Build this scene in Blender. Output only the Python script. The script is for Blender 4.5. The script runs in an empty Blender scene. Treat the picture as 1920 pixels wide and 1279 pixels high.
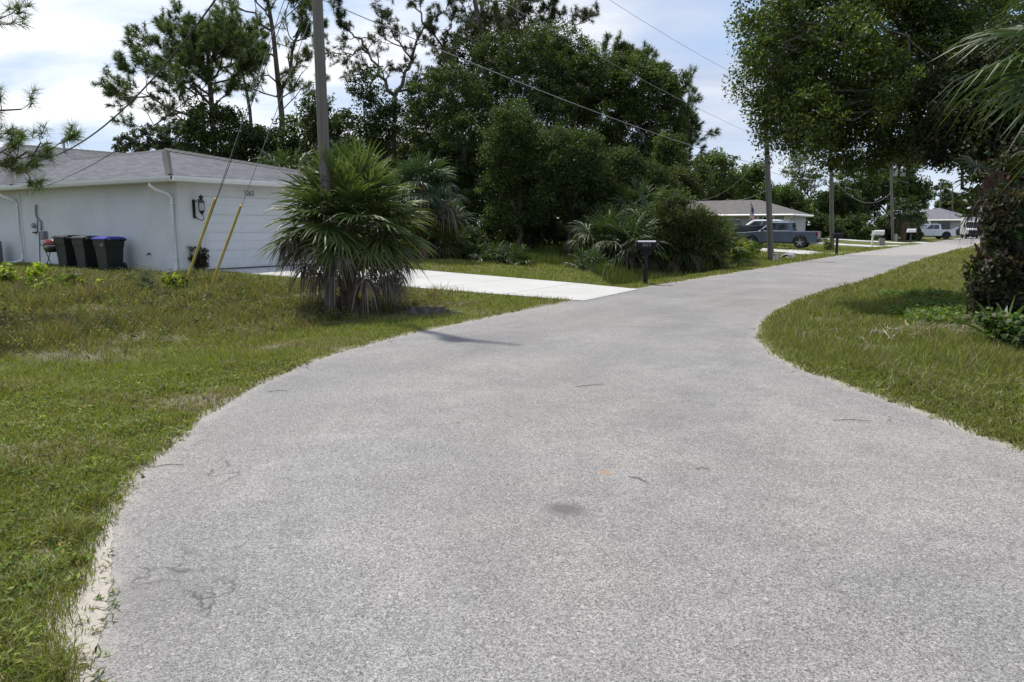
import bpy, bmesh, math, random
import numpy as np
from mathutils import Vector, Matrix, Quaternion
from mathutils.geometry import tessellate_polygon

SC = bpy.context.scene
COL = SC.collection
R = math.radians
rng = np.random.default_rng(11)
random.seed(5)

# ------------------------------------------------------------------ camera
F, CX, CY, H = 1380.0, 960.0, 639.5, 1.6
TH = math.atan((639.5 - 424.0) / F)
cam = bpy.data.cameras.new('camera'); co = bpy.data.objects.new('camera', cam); COL.objects.link(co)
co.location = (0, 0, H); co.rotation_euler = (math.pi / 2 - TH, 0, 0)
cam.sensor_width = 36.0; cam.lens = F / 1920 * 36; cam.clip_start = 0.05; cam.clip_end = 2000
SC.camera = co

def ray(px, py):
    u = (px - CX) / F; v = (CY - py) / F
    return np.array([u, math.cos(TH) + v * math.sin(TH), -math.sin(TH) + v * math.cos(TH)])
def P(px, py, Y):                      # the point of the place at distance Y (metres ahead)
    d = ray(px, py); t = Y / d[1]
    return np.array([d[0] * t, Y, H + d[2] * t])
def G0(px, py, z=0.0):
    d = ray(px, py); t = (z - H) / d[2]
    return np.array([d[0] * t, d[1] * t, z])

# ------------------------------------------------------------------ bookkeeping
def tag(o, label=None, cat=None, group=None, kind=None):
    if label: o['label'] = label
    if cat: o['category'] = cat
    if group: o['group'] = group
    if kind: o['kind'] = kind
    return o
def empty(name, loc, rz=0.0, label=None, cat=None, group=None):
    o = bpy.data.objects.new(name, None); COL.objects.link(o)
    o.location = tuple(float(c) for c in loc); o.rotation_euler = (0, 0, rz); o.empty_display_size = 0.3
    return tag(o, label, cat, group)
def copy_tree(o, parent=None):
    c = o.copy(); COL.objects.link(c); c.parent = parent
    for ch in list(o.children): copy_tree(ch, c)
    return c

class Geo:
    """collects verts / faces / point colours, builds one mesh object"""
    def __init__(s): s.V = []; s.F = []; s.C = []; s.n = 0; s.hascol = False
    def add(s, V, Fs, col=None):
        V = np.asarray(V, float).reshape(-1, 3)
        s.V.append(V)
        if not isinstance(Fs, (list, tuple)) or (len(Fs) and not hasattr(Fs[0], '__len__')): Fs = [Fs]
        if isinstance(Fs, list) and len(Fs) and not isinstance(Fs[0], np.ndarray):
            d = {}
            for f in Fs: d.setdefault(len(f), []).append(f)
            Fs = [np.array(v) for v in d.values()]
        for f in Fs: s.F.append(np.asarray(f, dtype=np.int64) + s.n)
        if col is None: c = np.ones((len(V), 3)) * 0.5
        else:
            c = np.asarray(col, float); s.hascol = True
            if c.ndim == 1: c = np.tile(c, (len(V), 1))
        s.C.append(c); s.n += len(V)
    def box(s, c, size, rot=None):
        x, y, z = [k / 2 for k in size]
        v = np.array([[-x,-y,-z],[x,-y,-z],[x,y,-z],[-x,y,-z],[-x,-y,z],[x,-y,z],[x,y,z],[-x,y,z]])
        if rot is not None: v = v @ np.array(rot).T
        s.add(v + np.array(c), np.array([[0,3,2,1],[4,5,6,7],[0,1,5,4],[1,2,6,5],[2,3,7,6],[3,0,4,7]]))
    def tube(s, pts, rad, n=8, col=None, cap=True):
        pts = np.asarray(pts, float); m = len(pts)
        rad = np.ones(m) * rad if np.isscalar(rad) else np.asarray(rad, float)
        t = np.gradient(pts, axis=0); t /= (np.linalg.norm(t, axis=1, keepdims=True) + 1e-9)
        up = np.array([0.0, 0, 1.0]) if abs(t[:, 2]).mean() < 0.8 else np.array([1.0, 0, 0])
        a = np.cross(t, up); a /= (np.linalg.norm(a, axis=1, keepdims=True) + 1e-9); b = np.cross(t, a)
        th = np.arange(n) * 2 * math.pi / n
        ring = (np.cos(th)[None, :, None] * a[:, None, :] + np.sin(th)[None, :, None] * b[:, None, :]) * rad[:, None, None]
        V = (pts[:, None, :] + ring).reshape(-1, 3)
        i = np.arange(m - 1)[:, None] * n; j = np.arange(n)[None, :]; k = (j + 1) % n
        Q = np.stack([i + j, i + k, i + n + k, i + n + j], -1).reshape(-1, 4)
        fs = [Q]
        if cap: fs += [np.arange(n)[::-1][None, :], (np.arange(n) + (m - 1) * n)[None, :]]
        s.add(V, fs, col)
    def lathe(s, prof, c=(0, 0, 0), n=16, axis='z'):
        prof = np.array(prof, float); m = len(prof); th = np.arange(n) * 2 * math.pi / n
        V = np.stack([prof[:, 0][:, None] * np.cos(th), prof[:, 0][:, None] * np.sin(th), np.repeat(prof[:, 1][:, None], n, 1)], -1).reshape(-1, 3)
        if axis == 'y': V = V[:, [0, 2, 1]]
        if axis == 'x': V = V[:, [2, 0, 1]]
        i = np.arange(m - 1)[:, None] * n; j = np.arange(n)[None, :]; k = (j + 1) % n
        Q = np.stack([i + j, i + k, i + n + k, i + n + j], -1).reshape(-1, 4)
        s.add(V + np.array(c), [Q, np.arange(n)[::-1][None, :], (np.arange(n) + (m - 1) * n)[None, :]])
    def obj(s, name, mat, parent=None, smooth=False, loc=None):
        V = np.concatenate(s.V).astype(np.float32)
        me = bpy.data.meshes.new(name)
        me.vertices.add(len(V)); me.vertices.foreach_set('co', V.ravel())
        loops = np.concatenate([f.ravel() for f in s.F]).astype(np.int32)
        tot = np.concatenate([np.full(len(f), f.shape[1]) for f in s.F]).astype(np.int32)
        st = np.concatenate([[0], np.cumsum(tot)[:-1]]).astype(np.int32)
        me.loops.add(len(loops)); me.loops.foreach_set('vertex_index', loops)
        me.polygons.add(len(tot)); me.polygons.foreach_set('loop_start', st); me.polygons.foreach_set('loop_total', tot)
        me.polygons.foreach_set('use_smooth', np.full(len(tot), bool(smooth)))
        if s.hascol:
            a = me.attributes.new('Col', 'FLOAT_COLOR', 'POINT')
            c = np.concatenate([np.concatenate(s.C), np.ones((len(V), 1))], 1).astype(np.float32)
            a.data.foreach_set('color', c.ravel())
        me.update(calc_edges=True); me.validate()
        o = bpy.data.objects.new(name, me); COL.objects.link(o)
        if mat: me.materials.append(mat)
        if parent: o.parent = parent
        if loc is not None: o.location = tuple(float(c) for c in loc)
        return o
def bevel(o, w=0.02, seg=2):
    bm = bmesh.new(); bm.from_mesh(o.data)
    es = [e for e in bm.edges if len(e.link_faces) == 2 and e.calc_face_angle(0) > 0.5]
    bmesh.ops.bevel(bm, geom=es, offset=w, segments=seg, affect='EDGES', clamp_overlap=True)
    bm.to_mesh(o.data); bm.free()
    return o
def fixn(o):
    bm = bmesh.new(); bm.from_mesh(o.data); bmesh.ops.recalc_face_normals(bm, faces=bm.faces); bm.to_mesh(o.data); bm.free(); return o
def rotz(a): c, s_ = math.cos(a), math.sin(a); return np.array([[c, -s_, 0], [s_, c, 0], [0, 0, 1]])
def text_mesh(name, txt, size, mat, parent, M, depth=0.004):
    cu = bpy.data.curves.new('letters', 'FONT'); cu.body = txt; cu.size = size; cu.align_x = 'CENTER'; cu.align_y = 'CENTER'; cu.extrude = depth
    cu.resolution_u = 3
    t = bpy.data.objects.new('letters', cu); COL.objects.link(t)
    dg = bpy.context.evaluated_depsgraph_get()
    me = bpy.data.meshes.new_from_object(t.evaluated_get(dg)); bpy.data.objects.remove(t)
    me.name = name; me.materials.clear(); me.materials.append(mat)
    o = bpy.data.objects.new(name, me); COL.objects.link(o)
    if parent: o.parent = parent
    o.matrix_local = M
    return o
# smooth numpy noise (sum of sines), about -1..1
_ph = np.random.default_rng(3).uniform(0, 6.28, (4, 12)); _dr = np.random.default_rng(4).uniform(0, 6.28, (4, 12))
def snoise(x, y, sc, k=0):
    o = 0
    for i in range(8):
        f = sc * (0.6 + 0.18 * i)
        o = o + np.sin((x * math.cos(_dr[k, i]) + y * math.sin(_dr[k, i])) * f * 6.28 + _ph[k, i])
    return o / 4.0
def sstep(a, b, x): t = np.clip((x - a) / (b - a), 0, 1); return t * t * (3 - 2 * t)
# ------------------------------------------------------------------ materials
def newmat(name):
    m = bpy.data.materials.new(name); m.use_nodes = True
    nt = m.node_tree; return m, nt, nt.nodes['Principled BSDF'], nt.nodes['Material Output']
def N(nt, t, **kw):
    n = nt.nodes.new(t)
    for k, v in kw.items():
        if k.startswith('i_'):
            key = k[2:]; key = int(key) if key.isdigit() else key.replace('_', ' ')
            n.inputs[key].default_value = v
        else: setattr(n, k, v)
    return n
def mixc(nt, a, b, fac, mode='MIX'):
    n = nt.nodes.new('ShaderNodeMix'); n.data_type = 'RGBA'; n.blend_type = mode
    for idx, v in ((6, a), (7, b)):
        if hasattr(v, 'is_linked'): nt.links.new(v, n.inputs[idx])
        else: n.inputs[idx].default_value = (*v, 1)
    if hasattr(fac, 'is_linked'): nt.links.new(fac, n.inputs[0])
    else: n.inputs[0].default_value = fac
    return n.outputs[2]
def ramp(nt, src, p0, p1, c0=(0,0,0), c1=(1,1,1)):
    n = nt.nodes.new('ShaderNodeValToRGB'); n.color_ramp.elements[0].position = p0; n.color_ramp.elements[1].position = p1
    n.color_ramp.elements[0].color = (*c0, 1); n.color_ramp.elements[1].color = (*c1, 1)
    nt.links.new(src, n.inputs[0]); return n.outputs[0]
def mth(nt, op, a, b=None, c=None, clamp=False):
    n = nt.nodes.new('ShaderNodeMath'); n.operation = op; n.use_clamp = clamp
    for i, v in enumerate((a, b, c)):
        if v is None: continue
        if hasattr(v, 'is_linked'): nt.links.new(v, n.inputs[i])
        else: n.inputs[i].default_value = v
    return n.outputs[0]
def noise(nt, vec, sc, det=4, rough=0.55, dist=0.0):
    n = nt.nodes.new('ShaderNodeTexNoise'); n.inputs['Scale'].default_value = sc; n.inputs['Detail'].default_value = det
    n.inputs['Roughness'].default_value = rough; n.inputs['Distortion'].default_value = dist
    if vec is not None: nt.links.new(vec, n.inputs['Vector'])
    return n
def bumpn(nt, h, strength, dist=0.01):
    n = nt.nodes.new('ShaderNodeBump'); n.inputs['Strength'].default_value = strength; n.inputs['Distance'].default_value = dist
    nt.links.new(h, n.inputs['Height']); return n.outputs[0]
def simple(name, c1, c2=None, rough=0.6, sc=8.0, met=0.0, spec=0.5, bump=0.0, coat=0.0, sx=None, det=5):
    m, nt, b, out = newmat(name); L = nt.links.new
    tc = N(nt, 'ShaderNodeTexCoord'); vec = tc.outputs['Object']
    if sx:
        mp = N(nt, 'ShaderNodeMapping'); mp.inputs['Scale'].default_value = sx; L(vec, mp.inputs[0]); vec = mp.outputs[0]
    nz = noise(nt, vec, sc, det)
    c2 = c2 or tuple(k * 0.8 for k in c1)
    L(mixc(nt, c1, c2, ramp(nt, nz.outputs[0], 0.35, 0.68)), b.inputs['Base Color'])
    b.inputs['Roughness'].default_value = rough; b.inputs['Metallic'].default_value = met
    b.inputs['Specular IOR Level'].default_value = spec; b.inputs['Coat Weight'].default_value = coat
    if bump: L(bumpn(nt, nz.outputs[0], bump), b.inputs['Normal'])
    return m
def leafmat(name, rough=0.42, trans=0.3, spec=0.5, tint=(1.25, 1.35, 0.6)):
    m, nt, b, out = newmat(name); L = nt.links.new
    at = N(nt, 'ShaderNodeAttribute', attribute_name='Col')
    L(at.outputs['Color'], b.inputs['Base Color']); b.inputs['Roughness'].default_value = rough
    b.inputs['Specular IOR Level'].default_value = spec
    tr = N(nt, 'ShaderNodeBsdfTranslucent'); L(mixc(nt, at.outputs['Color'], tint, 1.0, 'MULTIPLY'), tr.inputs['Color'])
    mx = N(nt, 'ShaderNodeMixShader'); mx.inputs[0].default_value = trans
    L(b.outputs[0], mx.inputs[1]); L(tr.outputs[0], mx.inputs[2]); L(mx.outputs[0], out.inputs['Surface'])
    return m
M = {}
M['leaf'] = leafmat('broad_leaf', 0.58, 0.38, 0.3)
M['oakleaf'] = leafmat('oak_leaf', 0.5, 0.4, 0.35)
M['needle'] = leafmat('pine_needle', 0.5, 0.4, 0.35)
M['frond'] = leafmat('palm_leaf', 0.5, 0.3, 0.38)
M['deadfrond'] = leafmat('dead_palm_leaf', 0.75, 0.15, 0.2, (1.1, 1.0, 0.9))
M['grass'] = leafmat('grass_blade', 0.55, 0.35, 0.25, (1.3, 1.25, .5))
M['bark'] = simple('pine_bark', (0.075, 0.055, 0.045), (0.16, 0.13, 0.11), 0.9, 6, bump=0.6, sx=(1, 1, 0.35))
M['oakbark'] = simple('oak_bark', (0.06, 0.05, 0.042), (0.13, 0.115, 0.1), 0.9, 9, bump=0.6, sx=(1, 1, 0.3))
M['boots'] = simple('palm_boots', (0.10, 0.062, 0.042), (0.21, 0.15, 0.11), 0.9, 14, bump=0.8, sx=(1, 1, 0.4))
M['redboots'] = simple('reddish_palm_boots', (0.06, 0.03, 0.02), (0.11, 0.062, 0.045), 0.9, 12, bump=0.8, sx=(1, 1, 0.4))
M['polewood'] = simple('weathered_pole_wood', (0.115, 0.103, 0.088), (0.18, 0.165, 0.145), 0.85, 22, bump=0.25, sx=(1, 1, 0.03))
M['polewood2'] = simple('brown_pole_wood', (0.095, 0.085, 0.072), (0.16, 0.145, 0.125), 0.85, 22, bump=0.25, sx=(1, 1, 0.03))
M['wire'] = simple('black_cable', (0.03, 0.03, 0.032), None, 0.6, 3)
M['wirelight'] = simple('weathered_aluminium_cable', (0.30, 0.30, 0.30), None, 0.5, 3)
M['guyguard'] = simple('yellow_plastic_guard', (0.64, 0.54, 0.06), (0.62, 0.42, 0.05), 0.5, 3)
M['galv'] = simple('galvanised_steel', (0.34, 0.35, 0.36), (0.26, 0.27, 0.28), 0.5, 9, met=0.3)
M['stucco'] = simple('white_stucco', (0.63, 0.63, 0.625), (0.56, 0.56, 0.555), 0.85, 1.1, bump=0.0)
M['trim'] = simple('white_trim_paint', (0.78, 0.78, 0.77), (0.72, 0.72, 0.71), 0.5, 4)
M['door'] = simple('white_door_paint', (0.64, 0.65, 0.66), (0.60, 0.61, 0.62), 0.45, 2)
M['black'] = simple('black_painted_metal', (0.012, 0.012, 0.014), (0.02, 0.02, 0.022), 0.35, 8)
M['mailblack'] = simple('black_enamel', (0.006, 0.007, 0.008), (0.009, 0.01, 0.011), 0.5, 6, spec=0.25)
M['binplastic'] = simple('dark_green_bin_plastic', (0.006, 0.010, 0.010), (0.009, 0.014, 0.013), 0.5, 10)
M['lidgrey'] = simple('dark_grey_lid_plastic', (0.010, 0.012, 0.0125), (0.014, 0.016, 0.016), 0.5, 10)
M['lidblue'] = simple('blue_lid_plastic', (0.02, 0.035, 0.30), (0.03, 0.045, 0.36), 0.4, 10)
M['white'] = simple('white_paint', (0.78, 0.78, 0.76), (0.7, 0.7, 0.68), 0.45, 5)
M['digit'] = simple('dull_silver_digits', (0.30, 0.30, 0.30), None, 0.5, 5)
M['red'] = simple('red_enamel', (0.20, 0.018, 0.015), (0.15, 0.014, 0.012), 0.35, 5)
M['tyre'] = simple('tyre_rubber', (0.014, 0.014, 0.015), (0.022, 0.022, 0.023), 0.8, 20)
M['rim'] = simple('alloy_rim', (0.45, 0.46, 0.48), (0.35, 0.36, 0.37), 0.3, 6, met=0.8)
M['blackrim'] = simple('black_wheel', (0.015, 0.015, 0.016), None, 0.4, 6)
M['glass'] = simple('tinted_car_glass', (0.012, 0.015, 0.018), (0.016, 0.02, 0.024), 0.06, 2, spec=0.8)
M['bluepaint'] = simple('slate_blue_car_paint', (0.085, 0.112, 0.145), (0.075, 0.10, 0.13), 0.3, 1, met=0.3, coat=0.6)
M['navypaint'] = simple('dark_navy_car_paint', (0.012, 0.014, 0.022), (0.016, 0.018, 0.027), 0.3, 1, met=0.2, coat=0.6)
M['whitepaint'] = simple('white_car_paint', (0.72, 0.73, 0.74), (0.68, 0.69, 0.7), 0.3, 1, coat=0.5)
M['plastictrim'] = simple('black_bumper_plastic', (0.018, 0.018, 0.02), None, 0.6, 5)
M['chrome'] = simple('bright_metal_trim', (0.6, 0.61, 0.62), None, 0.2, 3, met=0.9)
M['taillight'] = simple('red_lamp_lens', (0.25, 0.008, 0.008), (0.2, 0.006, 0.006), 0.15, 8, spec=0.8)
M['headlight'] = simple('clear_lamp_lens', (0.6, 0.62, 0.65), None, 0.1, 8, spec=0.8)
M['greystucco'] = simple('grey_stucco', (0.36, 0.36, 0.355), (0.31, 0.31, 0.305), 0.85, 1.5)
M['windowglass'] = simple('dark_window_glass', (0.02, 0.026, 0.03), (0.03, 0.036, 0.04), 0.08, 1, spec=0.7)
M['concretegrey'] = simple('grey_cast_concrete', (0.34, 0.34, 0.33), (0.25, 0.25, 0.245), 0.85, 7, bump=0.2)
M['stone'] = simple('grey_stone', (0.20, 0.19, 0.17), (0.12, 0.11, 0.1), 0.9, 9, bump=0.5)
M['mulch'] = simple('dark_debris', (0.055, 0.047, 0.04), (0.13, 0.115, 0.105), 0.95, 14, bump=0.9)
M['twig'] = simple('dry_twig', (0.05, 0.042, 0.036), (0.09, 0.08, 0.07), 0.9, 30)
M['greybox'] = simple('grey_painted_box', (0.19, 0.20, 0.205), (0.16, 0.17, 0.175), 0.5, 5)
M['pedestal'] = simple('pale_grey_plastic', (0.42, 0.43, 0.42), (0.36, 0.37, 0.36), 0.55, 5)
M['lampglass'] = simple('lantern_glass', (0.55, 0.57, 0.6), (0.5, 0.52, 0.55), 0.1, 4, spec=0.7)
M['sign'] = simple('white_sign_face', (0.75, 0.75, 0.73), None, 0.5, 4)

def shingles(name, c1, c2, c3):
    m, nt, b, out = newmat(name); L = nt.links.new
    uv = N(nt, 'ShaderNodeUVMap')
    br = N(nt, 'ShaderNodeTexBrick', i_Scale=1.0); br.offset = 0.5
    br.inputs['Brick Width'].default_value = 0.32; br.inputs['Row Height'].default_value = 0.145
    br.inputs['Mortar Size'].default_value = 0.007; br.inputs['Bias'].default_value = 0.0
    br.inputs['Color1'].default_value = (*c1, 1); br.inputs['Color2'].default_value = (*c2, 1); br.inputs['Mortar'].default_value = (*c3, 1)
    L(uv.outputs[0], br.inputs['Vector'])
    nz = noise(nt, uv.outputs[0], 2.2, 5, 0.7); n2 = noise(nt, uv.outputs[0], 60, 2)
    c = mixc(nt, br.outputs[0], (0.55, 0.55, 0.57), ramp(nt, nz.outputs[0], 0.35, 0.75), 'MULTIPLY')
    c = mixc(nt, c, ramp(nt, n2.outputs[0], 0.3, 0.7, (0.7, 0.7, 0.7), (1.3, 1.3, 1.3)), 1.0, 'MULTIPLY')
    L(c, b.inputs['Base Color']); b.inputs['Roughness'].default_value = 0.9; b.inputs['Specular IOR Level'].default_value = 0.25
    L(bumpn(nt, br.outputs['Fac'], -0.5, 0.01), b.inputs['Normal'])
    return m
M['shingle'] = shingles('grey_lavender_shingles', (0.158, 0.168, 0.19), (0.085, 0.09, 0.103), (0.055, 0.056, 0.06))
M['shingle2'] = shingles('grey_brown_shingles', (0.165, 0.155, 0.148), (0.145, 0.135, 0.128), (0.1, 0.09, 0.085))
M['shingle3'] = shingles('blue_grey_shingles', (0.20, 0.20, 0.225), (0.17, 0.17, 0.19), (0.12, 0.12, 0.13))
M['ridgecap'] = simple('ridge_cap_shingle', (0.10, 0.10, 0.10), (0.075, 0.075, 0.076), 0.9, 12)

# asphalt: pale worn chip seal
def road_mat():
    m, nt, b, out = newmat('worn_chipseal_asphalt'); L = nt.links.new
    tc = N(nt, 'ShaderNodeTexCoord'); v = tc.outputs['Object']
    vo = N(nt, 'ShaderNodeTexVoronoi', i_Scale=190.0); L(v, vo.inputs['Vector'])
    sp = N(nt, 'ShaderNodeSeparateColor'); L(vo.outputs['Color'], sp.inputs[0])
    vo2 = N(nt, 'ShaderNodeTexVoronoi', i_Scale=95.0); L(v, vo2.inputs['Vector'])
    sp2 = N(nt, 'ShaderNodeSeparateColor'); L(vo2.outputs['Color'], sp2.inputs[0])
    grain = mth(nt, 'ADD', mth(nt, 'MULTIPLY', sp.outputs[0], 0.6), mth(nt, 'MULTIPLY', sp2.outputs[1], 0.4))
    c = ramp(nt, grain, 0.05, 0.95, (0.095, 0.093, 0.091), (0.43, 0.423, 0.413))
    white = ramp(nt, sp2.outputs[0], 0.965, 0.985)
    c = mixc(nt, c, (0.56, 0.55, 0.53), mth(nt, 'MULTIPLY', white, 0.55))
    gap = ramp(nt, vo.outputs['Distance'], 0.45, 0.75)
    c = mixc(nt, c, (0.06, 0.058, 0.056), mth(nt, 'MULTIPLY', gap, 0.5))
    n1 = noise(nt, v, 0.55, 5, 0.6, 0.4); n2 = noise(nt, v, 3.2, 5, 0.65); n3 = noise(nt, v, 0.22, 3, 0.5)
    c = mixc(nt, c, ramp(nt, n1.outputs[0], 0.3, 0.72, (0.82, 0.82, 0.84), (1.13, 1.12, 1.10)), 1.0, 'MULTIPLY')
    c = mixc(nt, c, ramp(nt, n2.outputs[0], 0.32, 0.7, (0.88, 0.88, 0.88), (1.1, 1.1, 1.1)), 1.0, 'MULTIPLY')
    c = mixc(nt, c, ramp(nt, n3.outputs[0], 0.4, 0.65, (1.0, 1.0, 1.0), (1.03, 0.995, 0.965)), 1.0, 'MULTIPLY')
    # worn hairline cracks, broken up by a mask
    nd = noise(nt, v, 2.0, 4, 0.6)
    dv = N(nt, 'ShaderNodeVectorMath', operation='MULTIPLY_ADD'); L(nd.outputs['Color'], dv.inputs[0]); dv.inputs[1].default_value = (0.9, 0.9, 0); L(v, dv.inputs[2])
    ce = N(nt, 'ShaderNodeTexVoronoi', feature='DISTANCE_TO_EDGE', i_Scale=0.42); L(dv.outputs[0], ce.inputs['Vector'])
    mk = noise(nt, v, 0.8, 3, 0.6)
    cr = mth(nt, 'MULTIPLY', ramp(nt, ce.outputs['Distance'], 0.001, 0.0045, (1, 1, 1), (0, 0, 0)), ramp(nt, mk.outputs[0], 0.56, 0.62))
    c = mixc(nt, c, (0.06, 0.058, 0.055), mth(nt, 'MULTIPLY', cr, 0.9))
    # oil spot and the faint rust spot
    for (x, y, r_, colr, k) in STAINS:
        ds = N(nt, 'ShaderNodeVectorMath', operation='DISTANCE'); ds.inputs[1].default_value = (x, y, 0)
        wob = N(nt, 'ShaderNodeVectorMath', operation='MULTIPLY_ADD'); L(n2.outputs['Color'], wob.inputs[0]); wob.inputs[1].default_value = (r_ * .7, r_ * .7, 0); L(v, wob.inputs[2])
        L(wob.outputs[0], ds.inputs[0])
        c = mixc(nt, c, colr, mth(nt, 'MULTIPLY', ramp(nt, ds.outputs['Value'], r_ * 0.4, r_ * 1.3, (1, 1, 1), (0, 0, 0)), k))
    # scuffed turning tracks of tyres
    wv = N(nt, 'ShaderNodeAttribute', attribute_name='track')
    c = mixc(nt, c, (0.10, 0.098, 0.095), mth(nt, 'MULTIPLY', mth(nt, 'MULTIPLY', wv.outputs['Fac'], ramp(nt, n2.outputs[0], 0.35, 0.65)), 0.3))
    # sand blown over the edges
    sd = N(nt, 'ShaderNodeAttribute', attribute_name='sd')
    e = mth(nt, 'ADD', sd.outputs['Fac'], mth(nt, 'MULTIPLY', mth(nt, 'SUBTRACT', n2.outputs[0], 0.5), 0.5))
    c = mixc(nt, c, (0.40, 0.37, 0.33), mth(nt, 'MULTIPLY', ramp(nt, e, -0.12, 0.14, (1, 1, 1), (0, 0, 0)), 0.4))
    L(c, b.inputs['Base Color']); b.inputs['Roughness'].default_value = 0.85; b.inputs['Specular IOR Level'].default_value = 0.3
    L(bumpn(nt, vo.outputs['Distance'], -0.5, 0.006), b.inputs['Normal'])
    return m
def concrete_mat():
    m, nt, b, out = newmat('pale_new_concrete'); L = nt.links.new
    tc = N(nt, 'ShaderNodeTexCoord'); v = tc.outputs['Object']
    n1 = noise(nt, v, 0.7, 5, 0.6); n2 = noise(nt, v, 45, 3)
    c = ramp(nt, n1.outputs[0], 0.3, 0.7, (0.42, 0.415, 0.40), (0.49, 0.485, 0.47))
    c = mixc(nt, c, ramp(nt, n2.outputs[0], 0.3, 0.7, (0.93, 0.93, 0.93), (1.05, 1.05, 1.05)), 1.0, 'MULTIPLY')
    L(c, b.inputs['Base Color']); b.inputs['Roughness'].default_value = 0.85; b.inputs['Specular IOR Level'].default_value = 0.25
    return m
def ground_mat():
    m, nt, b, out = newmat('sandy_soil_and_turf'); L = nt.links.new
    tc = N(nt, 'ShaderNodeTexCoord'); v = tc.outputs['Object']
    n1 = noise(nt, v, 0.35, 5, 0.6); n2 = noise(nt, v, 2.5, 6, 0.65); n3 = noise(nt, v, 28, 4, 0.7); n4 = noise(nt, v, 1.1, 5, 0.6)
    green = mixc(nt, (0.08, 0.095, 0.024), (0.125, 0.135, 0.038), ramp(nt, n2.outputs[0], 0.35, 0.65))
    dry = mixc(nt, (0.13, 0.11, 0.06), (0.20, 0.17, 0.11), ramp(nt, n3.outputs[0], 0.3, 0.7))
    dr = N(nt, 'ShaderNodeAttribute', attribute_name='dry')
    k = mth(nt, 'ADD', dr.outputs['Fac'], mth(nt, 'MULTIPLY', mth(nt, 'SUBTRACT', n4.outputs[0], 0.5), 1.2))
    c = mixc(nt, green, dry, ramp(nt, k, 0.3, 0.7))
    c = mixc(nt, c, ramp(nt, n3.outputs[0], 0.25, 0.75, (0.55, 0.55, 0.55), (1.4, 1.4, 1.35)), 1.0, 'MULTIPLY')
    sd = N(nt, 'ShaderNodeAttribute', attribute_name='sd')
    e = mth(nt, 'ADD', sd.outputs['Fac'], mth(nt, 'MULTIPLY', mth(nt, 'SUBTRACT', n2.outputs[0], 0.5), 0.7))
    sand = mixc(nt, (0.44, 0.41, 0.36), (0.33, 0.30, 0.255), ramp(nt, n3.outputs[0], 0.3, 0.75))
    c = mixc(nt, c, sand, ramp(nt, e, 0.02, 0.22, (1, 1, 1), (0, 0, 0)))
    bare = N(nt, 'ShaderNodeAttribute', attribute_name='bare')
    c = mixc(nt, c, mixc(nt, (0.22, 0.195, 0.165), (0.13, 0.115, 0.095), ramp(nt, n3.outputs[0], 0.3, 0.75)), bare.outputs['Fac'])
    L(c, b.inputs['Base Color']); b.inputs['Roughness'].default_value = 0.95; b.inputs['Specular IOR Level'].default_value = 0.1
    L(bumpn(nt, n3.outputs[0], 0.7, 0.03), b.inputs['Normal'])
    return m
# ------------------------------------------------------------------ road, terrain
LE = [(150,1279),(178,1190),(190,1090),(205,990),(240,912),(300,850),(360,797),(405,765),(480,722),(560,686),(650,656),(760,628),(900,598),(1000,578),
      (1075,563),(1195,541),(1330,519),(1450,499.5),(1570,480),(1700,461),(1800,447.5)]
RE = [(1815,463),(1776,473),(1729,486),(1680,505),(1600,533),(1540,549),(1495,562),(1461,582),(1436,597),(1422,614),(1421,632),(1432,648),(1455,668),(1500,691),(1570,716),(1680,756),(1800,802),(1920,846)]
le = np.array([G0(*p)[:2] for p in LE]); re_ = np.array([G0(*p)[:2] for p in RE])
RD = le[-2] - le[14]; RD = RD / np.linalg.norm(RD)              # straight road direction
RNL = np.array([-RD[1], RD[0]])                                  # to its left
le = np.vstack([[le[0] + (le[0] - le[2]) * 6 + np.array([0.4, 0])], le, [le[-1] + RD * 220]])
wfar = abs(np.dot(re_[0] - le[15], RNL))
re_ = np.vstack([[re_[0] + RD * 220], re_, [re_[-1] + (re_[-1] - re_[-3]) / np.linalg.norm(re_[-1] - re_[-3]) * 30]])
def resample(p, step):
    seg = np.linalg.norm(np.diff(p, axis=0), axis=1); s = np.concatenate([[0], np.cumsum(seg)])
    t = np.arange(0, s[-1], step)
    return np.stack([np.interp(t, s, p[:, 0]), np.interp(t, s, p[:, 1])], 1)
def smooth_line(p, k=2):
    q = p.copy()
    for _ in range(k): q[1:-1] = (q[:-2] + 2 * q[1:-1] + q[2:]) / 4
    return q
def rag(p, amp):
    q = p.copy(); t = np.gradient(p, axis=0); t /= np.linalg.norm(t, axis=1, keepdims=True); n = np.stack([-t[:, 1], t[:, 0]], 1)
    j = amp * (0.55 * snoise(p[:, 0], p[:, 1], 0.5, 1) + 0.45 * snoise(p[:, 0], p[:, 1], 1.7, 2)) + rng.normal(0, amp * 0.12, len(p))
    return q + n * j[:, None]
nearL = smooth_line(resample(le[:-1], 0.12), 6); nearL = rag(nearL, 0.045)
nearR = smooth_line(resample(re_[1:], 0.12), 6); nearR = rag(nearR, 0.05)
poly = np.vstack([nearL, le[-1:], re_[:1], nearR, [[30, -30], [-6, -30]]])
coarse = np.vstack([resample(le, 0.35)[:260], le[-1:], re_[:1], resample(re_[1:], 0.35), [[30, -30], [-6, -30]]])
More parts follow.
